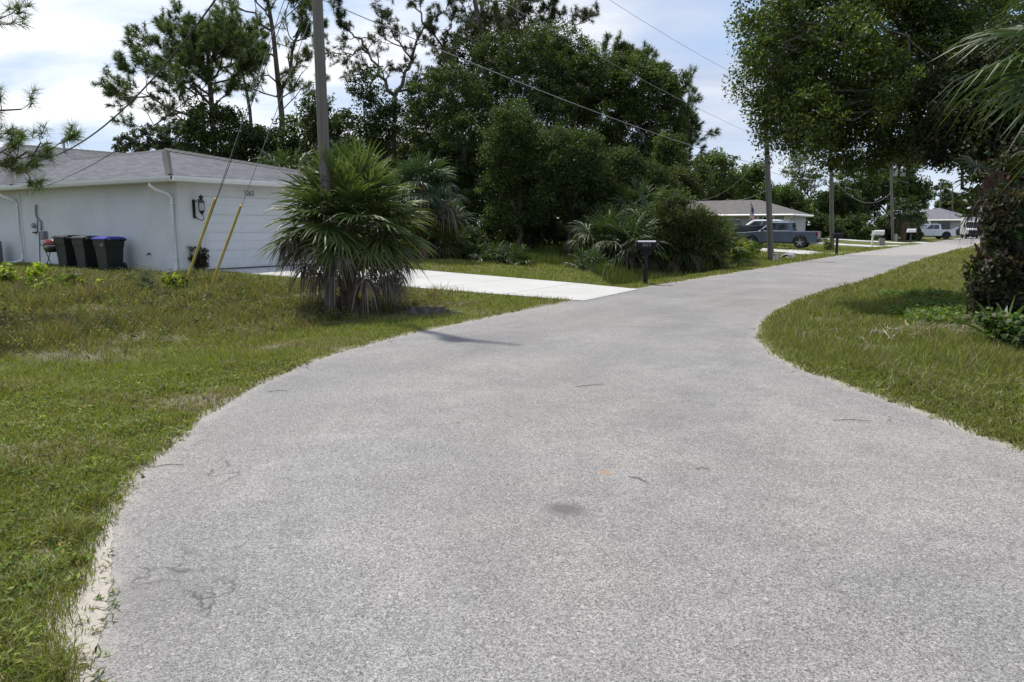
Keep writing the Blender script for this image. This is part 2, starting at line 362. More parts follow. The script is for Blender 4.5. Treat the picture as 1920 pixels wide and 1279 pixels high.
def sdist(x, y, pl=coarse):
    x = np.asarray(x, float).ravel(); y = np.asarray(y, float).ravel(); out = np.empty(len(x))
    a = pl; b = np.roll(pl, -1, 0); ab = b - a; l2 = (ab ** 2).sum(1) + 1e-12
    for s in range(0, len(x), 20000):
        px = x[s:s+20000, None]; py = y[s:s+20000, None]
        t = np.clip(((px - a[:, 0]) * ab[:, 0] + (py - a[:, 1]) * ab[:, 1]) / l2, 0, 1)
        d = np.sqrt(((px - a[:, 0] - t * ab[:, 0]) ** 2 + (py - a[:, 1] - t * ab[:, 1]) ** 2).min(1))
        c = ((a[:, 1] > py) != (b[:, 1] > py)) & (px < ab[:, 0] * (py - a[:, 1]) / (ab[:, 1] + 1e-12) + a[:, 0])
        out[s:s+20000] = np.where(c.sum(1) % 2 == 1, -d, d)
    return out
# house frame: corner A, front wall along D (parallel to the road), side wall along Lv
AZ = R(33.0); D = np.array([math.sin(AZ), math.cos(AZ)]); Lv = np.array([-D[1], D[0]])
SLAB = 0.31
A0 = P(341, 508, 21.2)[:2]
def W(a, b, z): p = A0 + D * a + Lv * b; return np.array([p[0], p[1], z])
drive_near = np.array([[1.55, 15.85], [0.3, 16.5], [-3.2, 18.4], list((W(0.75, -0.02, 0))[:2])])
drive_far = np.array([[3.25, 18.75], [1.7, 20.2], [-2.6, 23.4], list((W(5.95, -0.02, 0))[:2])])
drive_poly = np.vstack([drive_near, drive_far[::-1]])
def leftmask(x, y):      # house side of the road
    q = np.stack([x - le[15, 0], y - le[15, 1]], -1) @ RNL
    return np.where(y > 15, sstep(-2, 0.5, q), (x < 0) * 1.0)
def sandy(x, y): return .15 * np.exp(-((y - 2.2) / 1.4) ** 2) * (x < 0)
def gz(x, y, full=False):
    x = np.atleast_1d(np.asarray(x, float)); y = np.atleast_1d(np.asarray(y, float))
    sd = sdist(x, y); lm = leftmask(x, y)
    z = -0.07 + 0.085 * sstep(-0.13, 0.02, sd)
    z = z + lm * 0.27 * sstep(3.5, 10.0, sd) + (1 - lm) * 0.16 * sstep(0.5, 5, sd)
    along = np.stack([x - le[15, 0], y - le[15, 1]], -1) @ RD
    sw = 0.36 * sstep(-1.0, 2.5, along) * (1 - sstep(13, 19, along)) + 0.10
    z = z - lm * sw * np.exp(-((sd - 2.3) / 1.0) ** 2)
    mound = np.exp(-(((x + 1.6) / 3.6) ** 2 + ((y - 25.6) / 2.4) ** 2))
    z = z + 0.10 * mound * sstep(1, 3, sd)
    z = z - .016 * np.clip(sandy(x, y) / .1, 0, 1) * (1 - sstep(.1, .35, sd))
    out = sstep(0.1, 1.0, sd)
    z = z + out * (0.028 * snoise(x, y, 0.22, 0) + 0.012 * snoise(x, y, 0.9, 3))
    dd = sdist(x, y, drive_poly); t = (np.stack([x - 2.2, y - 17.2], -1) @ Lv)
    zd = 0.005 + 0.285 * np.clip(t / 11.0, 0, 1)
    w = 1 - sstep(0.0, 1.3, dd)
    zz = np.where(dd < 0.05, zd - 0.06, zd + 0.0)
    z = np.where(sd > 0, z * (1 - w) + zz * w, z)
    return (z, sd, dd) if full else z
def gzs(x, y): return float(gz(x, y)[0])
def GP(px, py):                                   # ground point under an image position
    z = 0.0
    for _ in range(6):
        p = G0(px, py, z); z = gzs(p[0], p[1])
    return np.array([p[0], p[1], z])
def on_ground(x, y, dz=0.0): return np.array([x, y, gzs(x, y) + dz])

STAINS = [(*G0(1070, 950)[:2], 0.11, (0.085, 0.08, 0.08), 0.75), (*G0(1140, 884)[:2], 0.05, (0.35, 0.20, 0.09), 0.5),
          (*G0(300, 1100)[:2], 0.3, (0.14, 0.135, 0.13), 0.3), (*G0(1330, 770)[:2], 0.5, (0.13, 0.13, 0.13), 0.25)]
M['road'] = road_mat(); M['concrete'] = concrete_mat(); M['ground'] = ground_mat()

# terrain: one sheet, polar grid that is fine near the viewer and reaches the horizon
nr = 380
rr = np.concatenate([[0.0], np.geomspace(0.6, 70, nr), np.geomspace(74, 900, 40)])
aa = np.concatenate([np.linspace(-52, 52, 620), np.linspace(53, 307, 90)]); aa = np.radians(aa)
RR, AA = np.meshgrid(rr, aa, indexing='ij')
gx = (RR * np.sin(AA)).ravel(); gy = (RR * np.cos(AA)).ravel()
gzv, gsd, gdd = gz(gx, gy, True)
na = len(aa); i = np.arange(len(rr) - 1)[:, None] * na; j = np.arange(na)[None, :]; k = (j + 1) % na
Q = np.stack([i + j, i + na + j, i + na + k, i + k], -1).reshape(-1, 4)
def weedy(x, y):
    u = np.stack([x, y], -1)
    s = sdist(x, y); lm = leftmask(x, y)
    w = lm * sstep(1.9, 3.4, s + 0.5 * snoise(x, y, 0.25, 2)) * (1 - sstep(19.2, 20.4, y + x * 0.28 + 3.0)) * sstep(8.8, 10.2, y - 0.1 * x)
    return w
def bareness(x, y):
    n = 0.5 + 0.5 * snoise(x, y, 0.55, 1); b = 0 * x
    for (px, py, rx, ry, k) in ((105, 662, 0.9, 0.3, .75), (290, 632, 0.6, 0.2, 0.6), (215, 650, 0.6, 0.16, 0.5), (40, 836, 0.28, 0.16, 1.0), (90, 870, 0.2, 0.1, 0.5),
                                (775, 575, 1.2, 0.9, 0.8), (880, 577, 0.6, 0.4, 0.8), (985, 505, 0.6, 0.6, 0.35), (1790, 632, 1.1, 0.35, 0.75), (1860, 620, 0.8, 0.3, 0.7)):
        c = G0(px, py, 0.1 if py < 600 else 0)
        q = ((x - c[0]) / rx) ** 2 + ((y - c[1]) / ry) ** 2
        b = np.maximum(b, k * np.exp(-q ** 1.5) * (0.35 + 0.8 * n))
    b = np.maximum(b, .75 * sstep(.85, 1.25, snoise(x, y, .42, 3)) * sstep(3, 5, np.hypot(x, y)) * (1 - sstep(14, 18, np.hypot(x, y))))
    return np.clip(b, 0, 1)
g = Geo(); g.add(np.stack([gx, gy, gzv], 1), Q); ground = g.obj('ground', M['ground'], None, True); tag(ground, kind='structure')
def fattr(o, name, vals):
    a = o.data.attributes.new(name, 'FLOAT', 'POINT'); a.data.foreach_set('value', np.asarray(vals, np.float32))
fattr(ground, 'sd', np.clip(gsd - sandy(gx, gy) + .13 * (1 - np.clip(sandy(gx, gy) / .08, 0, 1)) * (gsd > -.02), -1, 5))
fattr(ground, 'dry', np.clip(0.12 + 0.65 * weedy(gx, gy) + 0.25 * (1 - leftmask(gx, gy)) * (gsd > 0) + 0.3 * snoise(gx, gy, 0.13, 1), 0, 1))
fattr(ground, 'bare', bareness(gx, gy))

# road sheet
def flat_poly(name, pl, zf, mat, th=0.1, dense=None):
    tri = tessellate_polygon([[Vector((p[0], p[1], 0)) for p in pl]])
    g = Geo(); z = zf(pl[:, 0], pl[:, 1]); n = len(pl)
    V = np.concatenate([np.column_stack([pl, z]), np.column_stack([pl, z - th])])
    q = np.arange(n)
    def up(t):
        a, b, c = pl[t[0]], pl[t[1]], pl[t[2]]
        return t if (b[0]-a[0])*(c[1]-a[1])-(b[1]-a[1])*(c[0]-a[0]) > 0 else (t[0], t[2], t[1])
    ar = 0.5 * np.sum(pl[:, 0] * np.roll(pl[:, 1], -1) - np.roll(pl[:, 0], -1) * pl[:, 1])
    k = np.roll(q, -1)
    side = np.stack([q, q + n, k + n, k], 1) if ar > 0 else np.stack([k, k + n, q + n, q], 1)
    g.add(V, [np.array([up(t) for t in tri]), side])
    return g.obj(name, mat)
# road surface as stations across: left edge point i joined to interior rows so that edge wear and tracks can vary
road = flat_poly('road', poly, lambda x, y: 0 * x, M['road'])
bm = bmesh.new(); bm.from_mesh(road.data)
bmesh.ops.triangulate(bm, faces=bm.faces)
for _ in range(5):
    es = [e for e in bm.edges if e.calc_length() > 0.5 and (e.verts[0].co.z > -0.01 and e.verts[1].co.z > -0.01) and min(e.verts[0].co.length, e.verts[1].co.length) < 45]
    es = [e for e in es if (e.calc_length() > 0.03 * max(6, min(e.verts[0].co.length, e.verts[1].co.length)))]
    if not es: break
    bmesh.ops.subdivide_edges(bm, edges=es, cuts=1)
    bmesh.ops.triangulate(bm, faces=bm.faces)
bm.to_mesh(road.data); bm.free(); tag(road, kind='structure')
vx = np.empty(len(road.data.vertices) * 3, np.float32); road.data.vertices.foreach_get('co', vx); vx = vx.reshape(-1, 3)
fattr(road, 'sd', np.clip(-sdist(vx[:, 0], vx[:, 1]), 0, 5))
def dpath(x, y, pts):
    p = np.array([G0(*q)[:2] for q in pts]); d = np.full(len(x), 1e9)
    for a, b in zip(p[:-1], p[1:]):
        ab = b - a; t = np.clip(((x - a[0]) * ab[0] + (y - a[1]) * ab[1]) / (ab @ ab), 0, 1)
        d = np.minimum(d, np.hypot(x - a[0] - t * ab[0], y - a[1] - t * ab[1]))
    return d
tr = 0
for pts in (((430, 850), (440, 800), (520, 735), (640, 690), (800, 655), (1000, 610), (1200, 565), (1400, 530)),
            ((330, 1279), (280, 1150), (300, 1000), (380, 880), (520, 790), (700, 710), (900, 650), (1150, 600), (1400, 550)),
            ((1000, 1279), (900, 1000), (900, 830), (1010, 720), (1180, 640), (1400, 560))):
    tr = np.maximum(tr, np.exp(-(dpath(vx[:, 0], vx[:, 1], pts) / 0.22) ** 2))
fattr(road, 'track', tr)

# concrete driveway of the white house, laid in slabs with open joints
def strip(name, near, far, zf, mat, n=10, joints=True, th=0.1):
    g = Geo()
    def at(pl, t):
        s = np.concatenate([[0], np.cumsum(np.linalg.norm(np.diff(pl, axis=0), axis=1))]); s /= s[-1]
        return np.array([np.interp(t, s, pl[:, 0]), np.interp(t, s, pl[:, 1])])
    for kx in range(n):
        t0 = kx / n; t1 = (kx + 1) / n - (0.0016 if joints and kx < n - 1 else 0)
        V = []
        for t in (t0, (t0 * 2 + t1) / 3, (t0 + 2 * t1) / 3, t1):
            a, b = at(near, t), at(far, t)
            for f in (0, .25, .5, .75, 1): V.append([*(a * (1 - f) + b * f), 0])
        V = np.array(V); V[:, 2] = zf(V[:, 0], V[:, 1])
        i = np.arange(3)[:, None] * 5; j = np.arange(4)[None, :]
        Q = np.stack([i + j, i + j + 1, i + j + 6, i + j + 5], -1).reshape(-1, 4)
        g.add(np.concatenate([V, V - [0, 0, th]]), [Q, np.array([[a, a + 20, b + 20, b] for a, b in ([(x_, x_ + 1) for x_ in range(4)] + [(15 + x_ + 1, 15 + x_) for x_ in range(4)] + [(x_ * 5 + 5, x_ * 5) for x_ in range(3)] + [(x_ * 5 + 4, x_ * 5 + 9) for x_ in range(3)])])])
    return tag(fixn(g.obj(name, mat)), kind='structure')
def zdrive(x, y):
    t = (np.stack([x - 2.2, y - 17.2], -1) @ Lv); return 0.012 + 0.285 * np.clip(t / 11.0, 0, 1)
strip('driveway', drive_near, drive_far, zdrive, M['concrete'], 6)
# three more driveways crossing the verge down the road
def side_drive(pxe, pye, w, length, rise):
    e = G0(pxe, pye)[:2]; e = e - RD * 0
    n0 = e; f0 = e + RD * w
    near = np.array([n0 - RNL * 0.05 - RD * 0.6, n0 + RNL * 1.0, n0 + RNL * length]); far = np.array([f0 - RNL * 0.05 + RD * 0.6, f0 + RNL * 1.0, f0 + RNL * length])
    pl = np.vstack([near, far[::-1]])
    def zf(x, y):
        t = np.stack([x - e[0], y - e[1]], -1) @ RNL; q = e + RD * 8
        zr = gz(q[0] + RNL[0] * t, q[1] + RNL[1] * t)
        return np.where(t < 0.6, 0.012, zr + 0.045)
    strip('driveway', near, far, zf, M['concrete'], 8, True, 0.12)
    return e
DR2 = side_drive(1588, 477.5, 4.6, 13, 0.30)
DR3 = side_drive(1690, 462.6, 4.0, 14, 0.42)
DR4 = side_drive(1735, 456.2, 4.0, 13, 0.35)
# ------------------------------------------------------------------ helper: quads with uv (roofs)
def roof_obj(name, faces, mat, parent, thick=0.07):
    """faces: lists of 3D points; uv runs along the eave (first edge) in metres"""
    me = bpy.data.meshes.new(name); bm = bmesh.new(); uvl = bm.loops.layers.uv.new('UVMap')
    for f in faces:
        p = [Vector(tuple(map(float, q))) for q in f]
        e = (p[1] - p[0]).normalized(); nrm = (p[1] - p[0]).cross(p[2] - p[0]).normalized()
        if nrm.z < 0: p = [p[1], p[0]] + p[2:][::-1]; e = (p[1] - p[0]).normalized(); nrm = -nrm
        u = nrm.cross(e)
        vs = [bm.verts.new(q) for q in p]; fc = bm.faces.new(vs)
        for l in fc.loops: l[uvl].uv = ((l.vert.co - p[0]).dot(e) + 50, (l.vert.co - p[0]).dot(u))
        lo = [bm.verts.new(q - Vector((0, 0, thick))) for q in p]
        for a in range(len(p)):
            b = (a + 1) % len(p); bm.faces.new([vs[b], vs[a], lo[a], lo[b]])
        bm.faces.new(lo[::-1])
    bm.to_mesh(me); bm.free(); me.materials.append(mat)
    o = bpy.data.objects.new(name, me); COL.objects.link(o)
    if parent: o.parent = parent
    return o
def wall_box(g, Wf, a0, a1, b0, b1, z0, z1):
    c = [Wf(a0, b0, z0), Wf(a1, b0, z0), Wf(a1, b1, z0), Wf(a0, b1, z0), Wf(a0, b0, z1), Wf(a1, b0, z1), Wf(a1, b1, z1), Wf(a0, b1, z1)]
    g.add(np.array(c), np.array([[0,3,2,1],[4,5,6,7],[0,1,5,4],[1,2,6,5],[2,3,7,6],[3,0,4,7]]))
def strip_cap(g, p, q, w=0.16, up=0.035):
    p = np.array(p); q = np.array(q); d = q - p; d /= np.linalg.norm(d); s = np.cross(d, [0, 0, 1]); s /= np.linalg.norm(s)
    L = np.linalg.norm(q - p); n = max(2, int(L / 0.25))
    for i in range(n):
        a = p + d * L * i / n; b = p + d * L * (i + 1.15) / n; lift0 = up + 0.012; lift1 = up
        dn = np.array([0, 0, -0.085])
        V = [a + s * w + dn + [0, 0, lift0], a + [0, 0, lift0 + 0.02], a - s * w + dn + [0, 0, lift0], b + s * w + dn + [0, 0, lift1], b + [0, 0, lift1 + 0.02], b - s * w + dn + [0, 0, lift1]]
        g.add(V, [np.array([[0, 1, 4, 3], [1, 2, 5, 4]]), ])

# ------------------------------------------------------------------ the white house
house = empty('house', W(0, 0, SLAB), 0, 'white stucco house with grey shingled hip roof, double garage door and house number 5263', 'house')
hinv = -np.array(house.location)
def HW(a, b, z): return W(a, b, z) + hinv
EZ = SLAB + 2.52                                     # soffit height
ov = 0.42
# roof apex seen above the corner
d_ = ray(311, 283); apex_z = 4.42; t_ = (apex_z - H) / d_[2]; ap = np.array([d_[0] * t_, d_[1] * t_]) - A0
aR, bR = float(ap @ D), float(ap @ Lv)
GWID = 2 * aR + 0.35
g = Geo(); wall_box(g, HW, 0, GWID, 0.0, 9.2, SLAB - 0.5, EZ); wall_box(g, HW, -0.02, GWID + 7.5, 9.2, 21.0, SLAB - 0.5, EZ)
g.obj('wall', M['stucco'], house)
# a shallow stucco band around the garage opening
DA0, DA1, DZ = 0.80, min(5.75, GWID - 0.55), SLAB + 2.16
g = Geo()
wall_box(g, HW, 0.0, DA0, -0.035, -0.002, SLAB - 0.4, EZ); wall_box(g, HW, DA1, GWID, -0.035, -0.002, SLAB - 0.4, EZ); wall_box(g, HW, DA0, DA1, -0.035, -0.002, DZ, EZ)
g.obj('garage_surround', M['stucco'], house)
gd = Geo(); rows = 8; hh = (DZ - SLAB - 0.02) / 4
for r_ in range(4):
    for c_ in range(4):
        w = (DA1 - DA0 - 0.04) / 4; a_ = DA0 + 0.02 + c_ * w; z_ = SLAB + 0.02 + r_ * hh
        wall_box(gd, HW, a_, a_ + w, -0.016, -0.003, z_ + 0.004, z_ + hh - 0.004)
        for k_ in (0.08, 0.52):
            wall_box(gd, HW, a_ + 0.07, a_ + w - 0.07, -0.024, -0.0165, z_ + hh * k_ + 0.012, z_ + hh * (k_ + 0.42))
gdo = gd.obj('garage_door', M['door'], house); bevel(gdo, 0.004, 1)
g = Geo(); wall_box(g, HW, DA0 + 0.01, DA1 - 0.01, -0.030, -0.0245, SLAB + 0.0, SLAB + 0.03); g.obj('door_seal', M['black'], gdo)
# roof
E0, E1 = HW(-ov, -ov, EZ + 0.12), HW(GWID + ov, -ov, EZ + 0.12)
Rr = HW(aR, bR, apex_z); R2 = HW(aR, 15.0, apex_z); E3, E2 = HW(-ov, 15.0, EZ + 0.12), HW(GWID + ov, 15.0, EZ + 0.12)
mz = 5.0; m0, m1, n0, n1 = -ov, GWID + 7.5 + ov, 9.2 - ov, 21.0 + ov
Q0, Q1, Q2, Q3 = HW(m0, n0, EZ + 0.13), HW(m1, n0, EZ + 0.13), HW(m1, n1, EZ + 0.13), HW(m0, n1, EZ + 0.13)
ra, rb = HW(2.6, 15.8, 5.0), HW(m1 - 6, 15.8, 5.0)
roof = roof_obj('roof', [[E0, E3, R2, Rr], [E1, E0, Rr], [E2, E1, Rr, R2], [Q0, Q3, ra], [Q1, Q0, ra, rb], [Q2, Q1, rb], [Q3, Q2, rb, ra]], M['shingle'], house)
g = Geo(); strip_cap(g, E0 + (Rr - E0) * .03, Rr + [0, 0, .03], .15, .02); strip_cap(g, E1 + [0, 0, .02], Rr + [0, 0, .05]); strip_cap(g, Rr, R2); g.obj('ridge_cap', M['ridgecap'], roof)
g = Geo(); strip_cap(g, ra, rb); strip_cap(g, Q0, ra); strip_cap(g, Q1, rb); g.obj('ridge_cap', M['ridgecap'], roof)
g = Geo(); vp = HW(4.6, 15.2, 4.75); g.tube([vp, vp + [0, 0, .55]], 0.05, 10); g.tube([vp + [0, 0, .5], vp + [0, 0, .62]], 0.09, 10); g.obj('vent_pipe', M['galv'], roof)
# soffit, fascia, gutters
g = Geo(); wall_box(g, HW, -ov + .01, GWID + ov - .01, -ov + .01, 9.2 - ov, EZ, EZ + 0.025); wall_box(g, HW, m0 + .01, m1 - .01, n0 + .01, n1 - .01, EZ + 0.002, EZ + 0.028); g.obj('soffit', M['trim'], house)
def gutter(p, q, out, name='gutter'):
    p = np.array(p); q = np.array(q); out = np.array([*out, 0.0])
    prof = [(0.0, 0.0), (0.085, 0.0), (0.12, 0.075), (0.125, 0.13), (0.108, 0.13), (0.10, 0.085), (0.075, 0.02), (0.0, 0.02)]
    V = [p + out * x + [0, 0, z] for x, z in prof] + [q + out * x + [0, 0, z] for x, z in prof]; n = len(prof)
    g = Geo(); g.add(V, [np.array([[i, (i + 1) % n, n + (i + 1) % n, n + i] for i in range(n)]), np.array([list(range(n))[::-1], list(range(n, 2 * n))])])
    return fixn(g.obj(name, M['trim'], house))
gzv_ = EZ + 0.0
gutter(HW(-ov, -ov - 0.125, gzv_), HW(-ov, 21.4, gzv_), -D); gutter(HW(-ov - 0.0, -ov, gzv_), HW(GWID + ov, -ov, gzv_), -Lv)
def downspout(b, zlow, ext, name='downspout'):
    g = Geo(); x = -ov - 0.06
    pts = [HW(x, b + 0.35, EZ + 0.02), HW(x, b + 0.35, EZ - 0.10), HW(x + 0.12, b + 0.24, EZ - 0.22), HW(-0.16, b + 0.03, EZ - 0.33), HW(-0.055, b, EZ - 0.46), HW(-0.055, b, zlow + 0.22), HW(-0.10, b, zlow + 0.12), HW(-0.22, b + ext * .3, zlow + 0.07), HW(-0.45, b + ext, zlow + 0.02)]
    g.tube(pts, 0.046, 8); o = g.obj(name, M['trim'], house, False)
    for z in (zlow + 0.5, EZ - 0.6): s = Geo(); s.box(HW(-0.055, b, z), (0.11, 0.11, 0.03), rotz(-AZ)); s.obj('strap', M['trim'], o)
    return o
downspout(0.16, SLAB - 0.12, 0.9)
def bwall(px, py):                                   # where an image position meets the side wall
    d = ray(px, py); n = np.array([D[0], D[1], 0]); t = ((W(0, 0, 0) - np.array([0, 0, H])) @ n) / (d @ n); p = np.array([0, 0, H]) + d * t
    return float((p[:2] - A0) @ Lv), float(p[2])
def bplane(px, py, a):
    d = ray(px, py); n = np.array([D[0], D[1], 0]); t = ((W(a, 0, 0) - np.array([0, 0, H])) @ n) / (d @ n); p = np.array([0, 0, H]) + d * t
    return float((p[:2] - A0) @ Lv), float(p[2])
def awall(px, py):
    d = ray(px, py); n = np.array([Lv[0], Lv[1], 0]); t = ((W(0, 0, 0) - np.array([0, 0, H])) @ n) / (d @ n); p = np.array([0, 0, H]) + d * t
    return float((p[:2] - A0) @ D), float(p[2])
b2, _ = bwall(45, 480); downspout(b2, SLAB - 0.05, 0.7)
# house number on the front wall
Mf = Matrix(((D[0], 0, -Lv[0], 0), (D[1], 0, -Lv[1], 0), (0, 1, 0, 0), (0, 0, 0, 1)))      # text plane: x along D, y up, z outward
an, zn = awall(465.5, 363); pn = HW(an, -0.037, zn)
Mt = Matrix.Translation(Vector(tuple(pn))) @ Mf @ Matrix.Diagonal((0.78, 1, 1, 1))
text_mesh('house_number', '5263', 0.235, M['black'], house, Mt, 0.008)
# coach lantern
al, zl = awall(366, 390)
def LN(a, out, z): return HW(al + a, -0.035 - out, zl + z)
g = Geo(); wall_box(g, HW, al - 0.12, al - 0.03, -0.065, -0.036, zl - 0.30, zl + 0.24); lan = g.obj('lantern', M['black'], house); bevel(lan, 0.012, 2)
g = Geo(); c0 = LN(0.03, 0.22, 0); th = np.linspace(0, 4.2, 16)
g.tube([LN(-0.07, 0.03, -0.24), LN(-0.03, 0.13, -0.32), LN(0.03, 0.22, -0.36), LN(0.09, 0.22, -0.30), LN(0.06, 0.22, -0.22), LN(0.03, 0.22, -0.20)], 0.014, 6)
g.obj('scroll_arm', M['black'], lan, True); g = Geo()
g.tube([LN(-0.07, 0.03, 0.16), LN(0.0, 0.14, 0.24), LN(0.03, 0.22, 0.22)], 0.012, 6); g.obj('scroll_arm', M['black'], lan, True)
g = Geo(); g.lathe([(0.001, -0.20), (0.03, -0.18), (0.085, -0.10), (0.09, -0.085), (0.0, -0.08)], c0, 8); g.lathe([(0.0, 0.14), (0.105, 0.15), (0.07, 0.22), (0.045, 0.24), (0.075, 0.33), (0.03, 0.345), (0.001, 0.38)], c0, 8)
for i in range(6): an_ = i * math.pi / 3; g.tube([c0 + [0.082 * math.cos(an_), 0.082 * math.sin(an_), -0.09], c0 + [0.085 * math.cos(an_), 0.085 * math.sin(an_), 0.15]], 0.007, 4)
g.obj('lantern_cage', M['black'], lan)
g = Geo(); g.lathe([(0.06, -0.08), (0.07, 0.0), (0.06, 0.14)], c0, 8); g.obj('lantern_glass', M['lampglass'], lan)
# service panel, meter and conduit on the side wall
def SB(px, py, w, h, t, name, mat, bev=0.008):
    b, z = bwall(px, py); g = Geo(); wall_box(g, HW, -t, -0.002, b - w / 2, b + w / 2, z - h / 2, z + h / 2); return bevel(g.obj(name, mat, house), bev, 2)
ub = SB(86, 442, 0.27, 0.30, 0.14, 'meter_box', M['greybox'])
bm_, zm_ = bwall(66, 423); g = Geo(); p = HW(-0.07, bm_, zm_); 
dirn = np.array([-D[0], -D[1], 0.0]); g.tube([p - dirn * 0.065, p + dirn * 0.02, p + dirn * 0.05], [0.09, 0.09, 0.07], 14); g.obj('utility_meter', M['galv'], house)
g = Geo(); path = []
for (px, py) in ((70, 384), (70, 402), (73, 410), (80, 416), (80.5, 432)): b, z = bwall(px, py); path.append(HW(-0.05, b, z))
g.tube(path, 0.028, 8); path = []
for (px, py) in ((72, 412), (72.5, 436)): b, z = bwall(px, py); path.append(HW(-0.04, b, z))
g.tube(path, 0.02, 8); g.obj('conduit', M['greybox'], house, True)
g = Geo(); path = []
for (px, py) in ((74, 435), (75, 460), (76, 508)): b, z = bwall(px, py); path.append(HW(-0.012, b, z))
g.tube(path, 0.012, 6); path = []
for (px, py) in ((77, 452), (79, 460), (84, 461), (88, 456), (87, 450)): b, z = bwall(px, py); path.append(HW(-0.05, b, z))
g.tube(path, 0.012, 6); g.obj('ground_cable', M['black'], house, True)
SB(68, 436, 0.16, 0.05, 0.10, 'cable_bracket', M['black'], 0.004)
bo, zo = bwall(282, 476); g = Geo(); p = HW(-0.03, bo, zo); g.tube([p - dirn * .03, p + dirn * .06], 0.025, 8); g.tube([p + dirn * .05 + [0, 0, .01], p + dirn * .08 + [0, 0, -.06]], 0.014, 6); g.obj('hose_tap', M['black'], house)

# air conditioner seen at the frame edge
b, z = bplane(-24, 490, -.75); pa = W(-0.75, b, 0); gza = gzs(pa[0], pa[1])
ac = empty('air_conditioner', (pa[0], pa[1], gza), -AZ, 'dark air conditioner unit standing by the white wall at the far left edge', 'air conditioner')
g = Geo(); g.box((0, 0, .42), (.74, .74, .76)); o = g.obj('casing', M['greybox'], ac); bevel(o, .03, 2)
g = Geo(); 
for i in range(14): g.box((0, 0, .12 + i * .05), (.76, .76, .012))
g.obj('louvre', M['black'], ac); g = Geo(); g.lathe([(0.3, .81), (.3, .83), (.05, .85), (.001, .85)], (0, 0, 0), 20); g.obj('fan_grille', M['black'], ac); g = Geo(); g.box((0, 0, .0), (.9, .9, .08)); g.obj('base_slab', M['concretegrey'], ac)

# ------------------------------------------------------------------ wheelie bins
def make_bin(lidmat, loc, rz, label, emblem):
    t = empty('wheelie_bin', loc, rz, label, 'bin', 'wheelie bins along the white wall')
    bm = bmesh.new(); secs = []
    for z, w, d0, d1 in ((0.0, .42, -.24, .22), (.06, .45, -.26, .25), (.70, .54, -.32, .30), (.72, .57, -.335, .31), (.90, .60, -.35, .33), (.93, .61, -.355, .335)):
        secs.append([bm.verts.new((x, y, z)) for x, y in ((-w/2, d0), (w/2, d0), (w/2, d1), (-w/2, d1))])
    for a, b in zip(secs[:-1], secs[1:]):
        for i in range(4): j = (i + 1) % 4; bm.faces.new([a[i], a[j], b[j], b[i]])
    bm.faces.new(secs[0][::-1]); bm.faces.new(secs[-1])
    me = bpy.data.meshes.new('body'); bm.to_mesh(me); bm.free(); me.materials.append(M['binplastic'])
    body = bpy.data.objects.new('body', me); COL.objects.link(body); body.parent = t; bevel(body, .025, 2)
    g = Geo(); g.box((0, -.338, .86), (.40, .05, .07)); bevel(g.obj('rim_rib', M['binplastic'], body), .012, 2); g = Geo(); g.box((0, -.30, .40), (.22, .05, .2)); bevel(g.obj('lift_pocket', M['binplastic'], body), .012, 2)
    g = Geo(); g.box((0, -.325, .505), (.2, .01, .022)); g.obj('lift_bar', M['galv'], body)
    bm = bmesh.new(); ring = []
    for z, s, off in ((.935, 1.0, 0), (.965, 1.0, 0), (1.005, .8, .02), (1.02, .5, .04)):
        ring.append([bm.verts.new((x * s, y * s + off, z)) for x, y in ((-.33, -.40), (.33, -.40), (.33, .37), (-.33, .37))])
    for a, b in zip(ring[:-1], ring[1:]):
        for i in range(4): j = (i + 1) % 4; bm.faces.new([a[i], a[j], b[j], b[i]])
    bm.faces.new(ring[0][::-1]); bm.faces.new(ring[-1])
    me = bpy.data.meshes.new('lid'); bm.to_mesh(me); bm.free(); me.materials.append(lidmat)
    lid = bpy.data.objects.new('lid', me); COL.objects.link(lid); lid.parent = t; bevel(lid, .012, 2)
    g = Geo(); g.tube([(-.27, .40, .90), (-.27, .46, .93), (.27, .46, .93), (.27, .40, .90)], .02, 8); g.box((-.2, .37, .91), (.05, .12, .06)); g.box((.2, .37, .91), (.05, .12, .06)); g.obj('handle', M['binplastic'], t)
    for s in (-1, 1):
        g = Geo(); g.lathe([(.001, -.03), (.09, -.03), (.12, -.025), (.125, 0), (.12, .025), (.09, .03), (.001, .03)], (0, 0, 0), 18, 'x'); w = g.obj('wheel', M['tyre'], t, True, (s * .27, .25, .125))
    if emblem:      # pale printed mark on the side: a short row of letters with a ring beside it
        g = Geo(); th = np.linspace(0, 2 * math.pi, 20)
        ring_ = np.stack([np.full(20, .0), .155 + .045 * np.cos(th), .775 + .05 * np.sin(th)], 1); g.tube(ring_, .012, 6)
        g.tube([(0, .03, .745), (0, .03, .79)], .010, 5); g.tube([(0, -.01, .745), (0, .01, .785), (0, .022, .745)], .009, 5); g.tube([(0, .05, .79), (0, .075, .75), (0, .095, .79)], .009, 5)
        g.obj('emblem', M['digit'], body, False, (.292, 0, 0))
    return t
for (px, lm, lab, em) in ((133, M['lidgrey'], 'dark green wheelie bin with dark lid next to the red grill', False), (168, M['lidgrey'], 'dark green wheelie bin with dark lid, middle of the three by the white wall', False), (208, M['lidblue'], 'dark green wheelie bin with a blue lid and pale side mark by the white wall', True)):
    b, z = bplane(px, 500, -.62); p = W(-0.62, b, 0); zz = gzs(p[0], p[1])
    make_bin(lm, (p[0], p[1], zz), -AZ - math.pi / 2 + 0.0, lab, em)
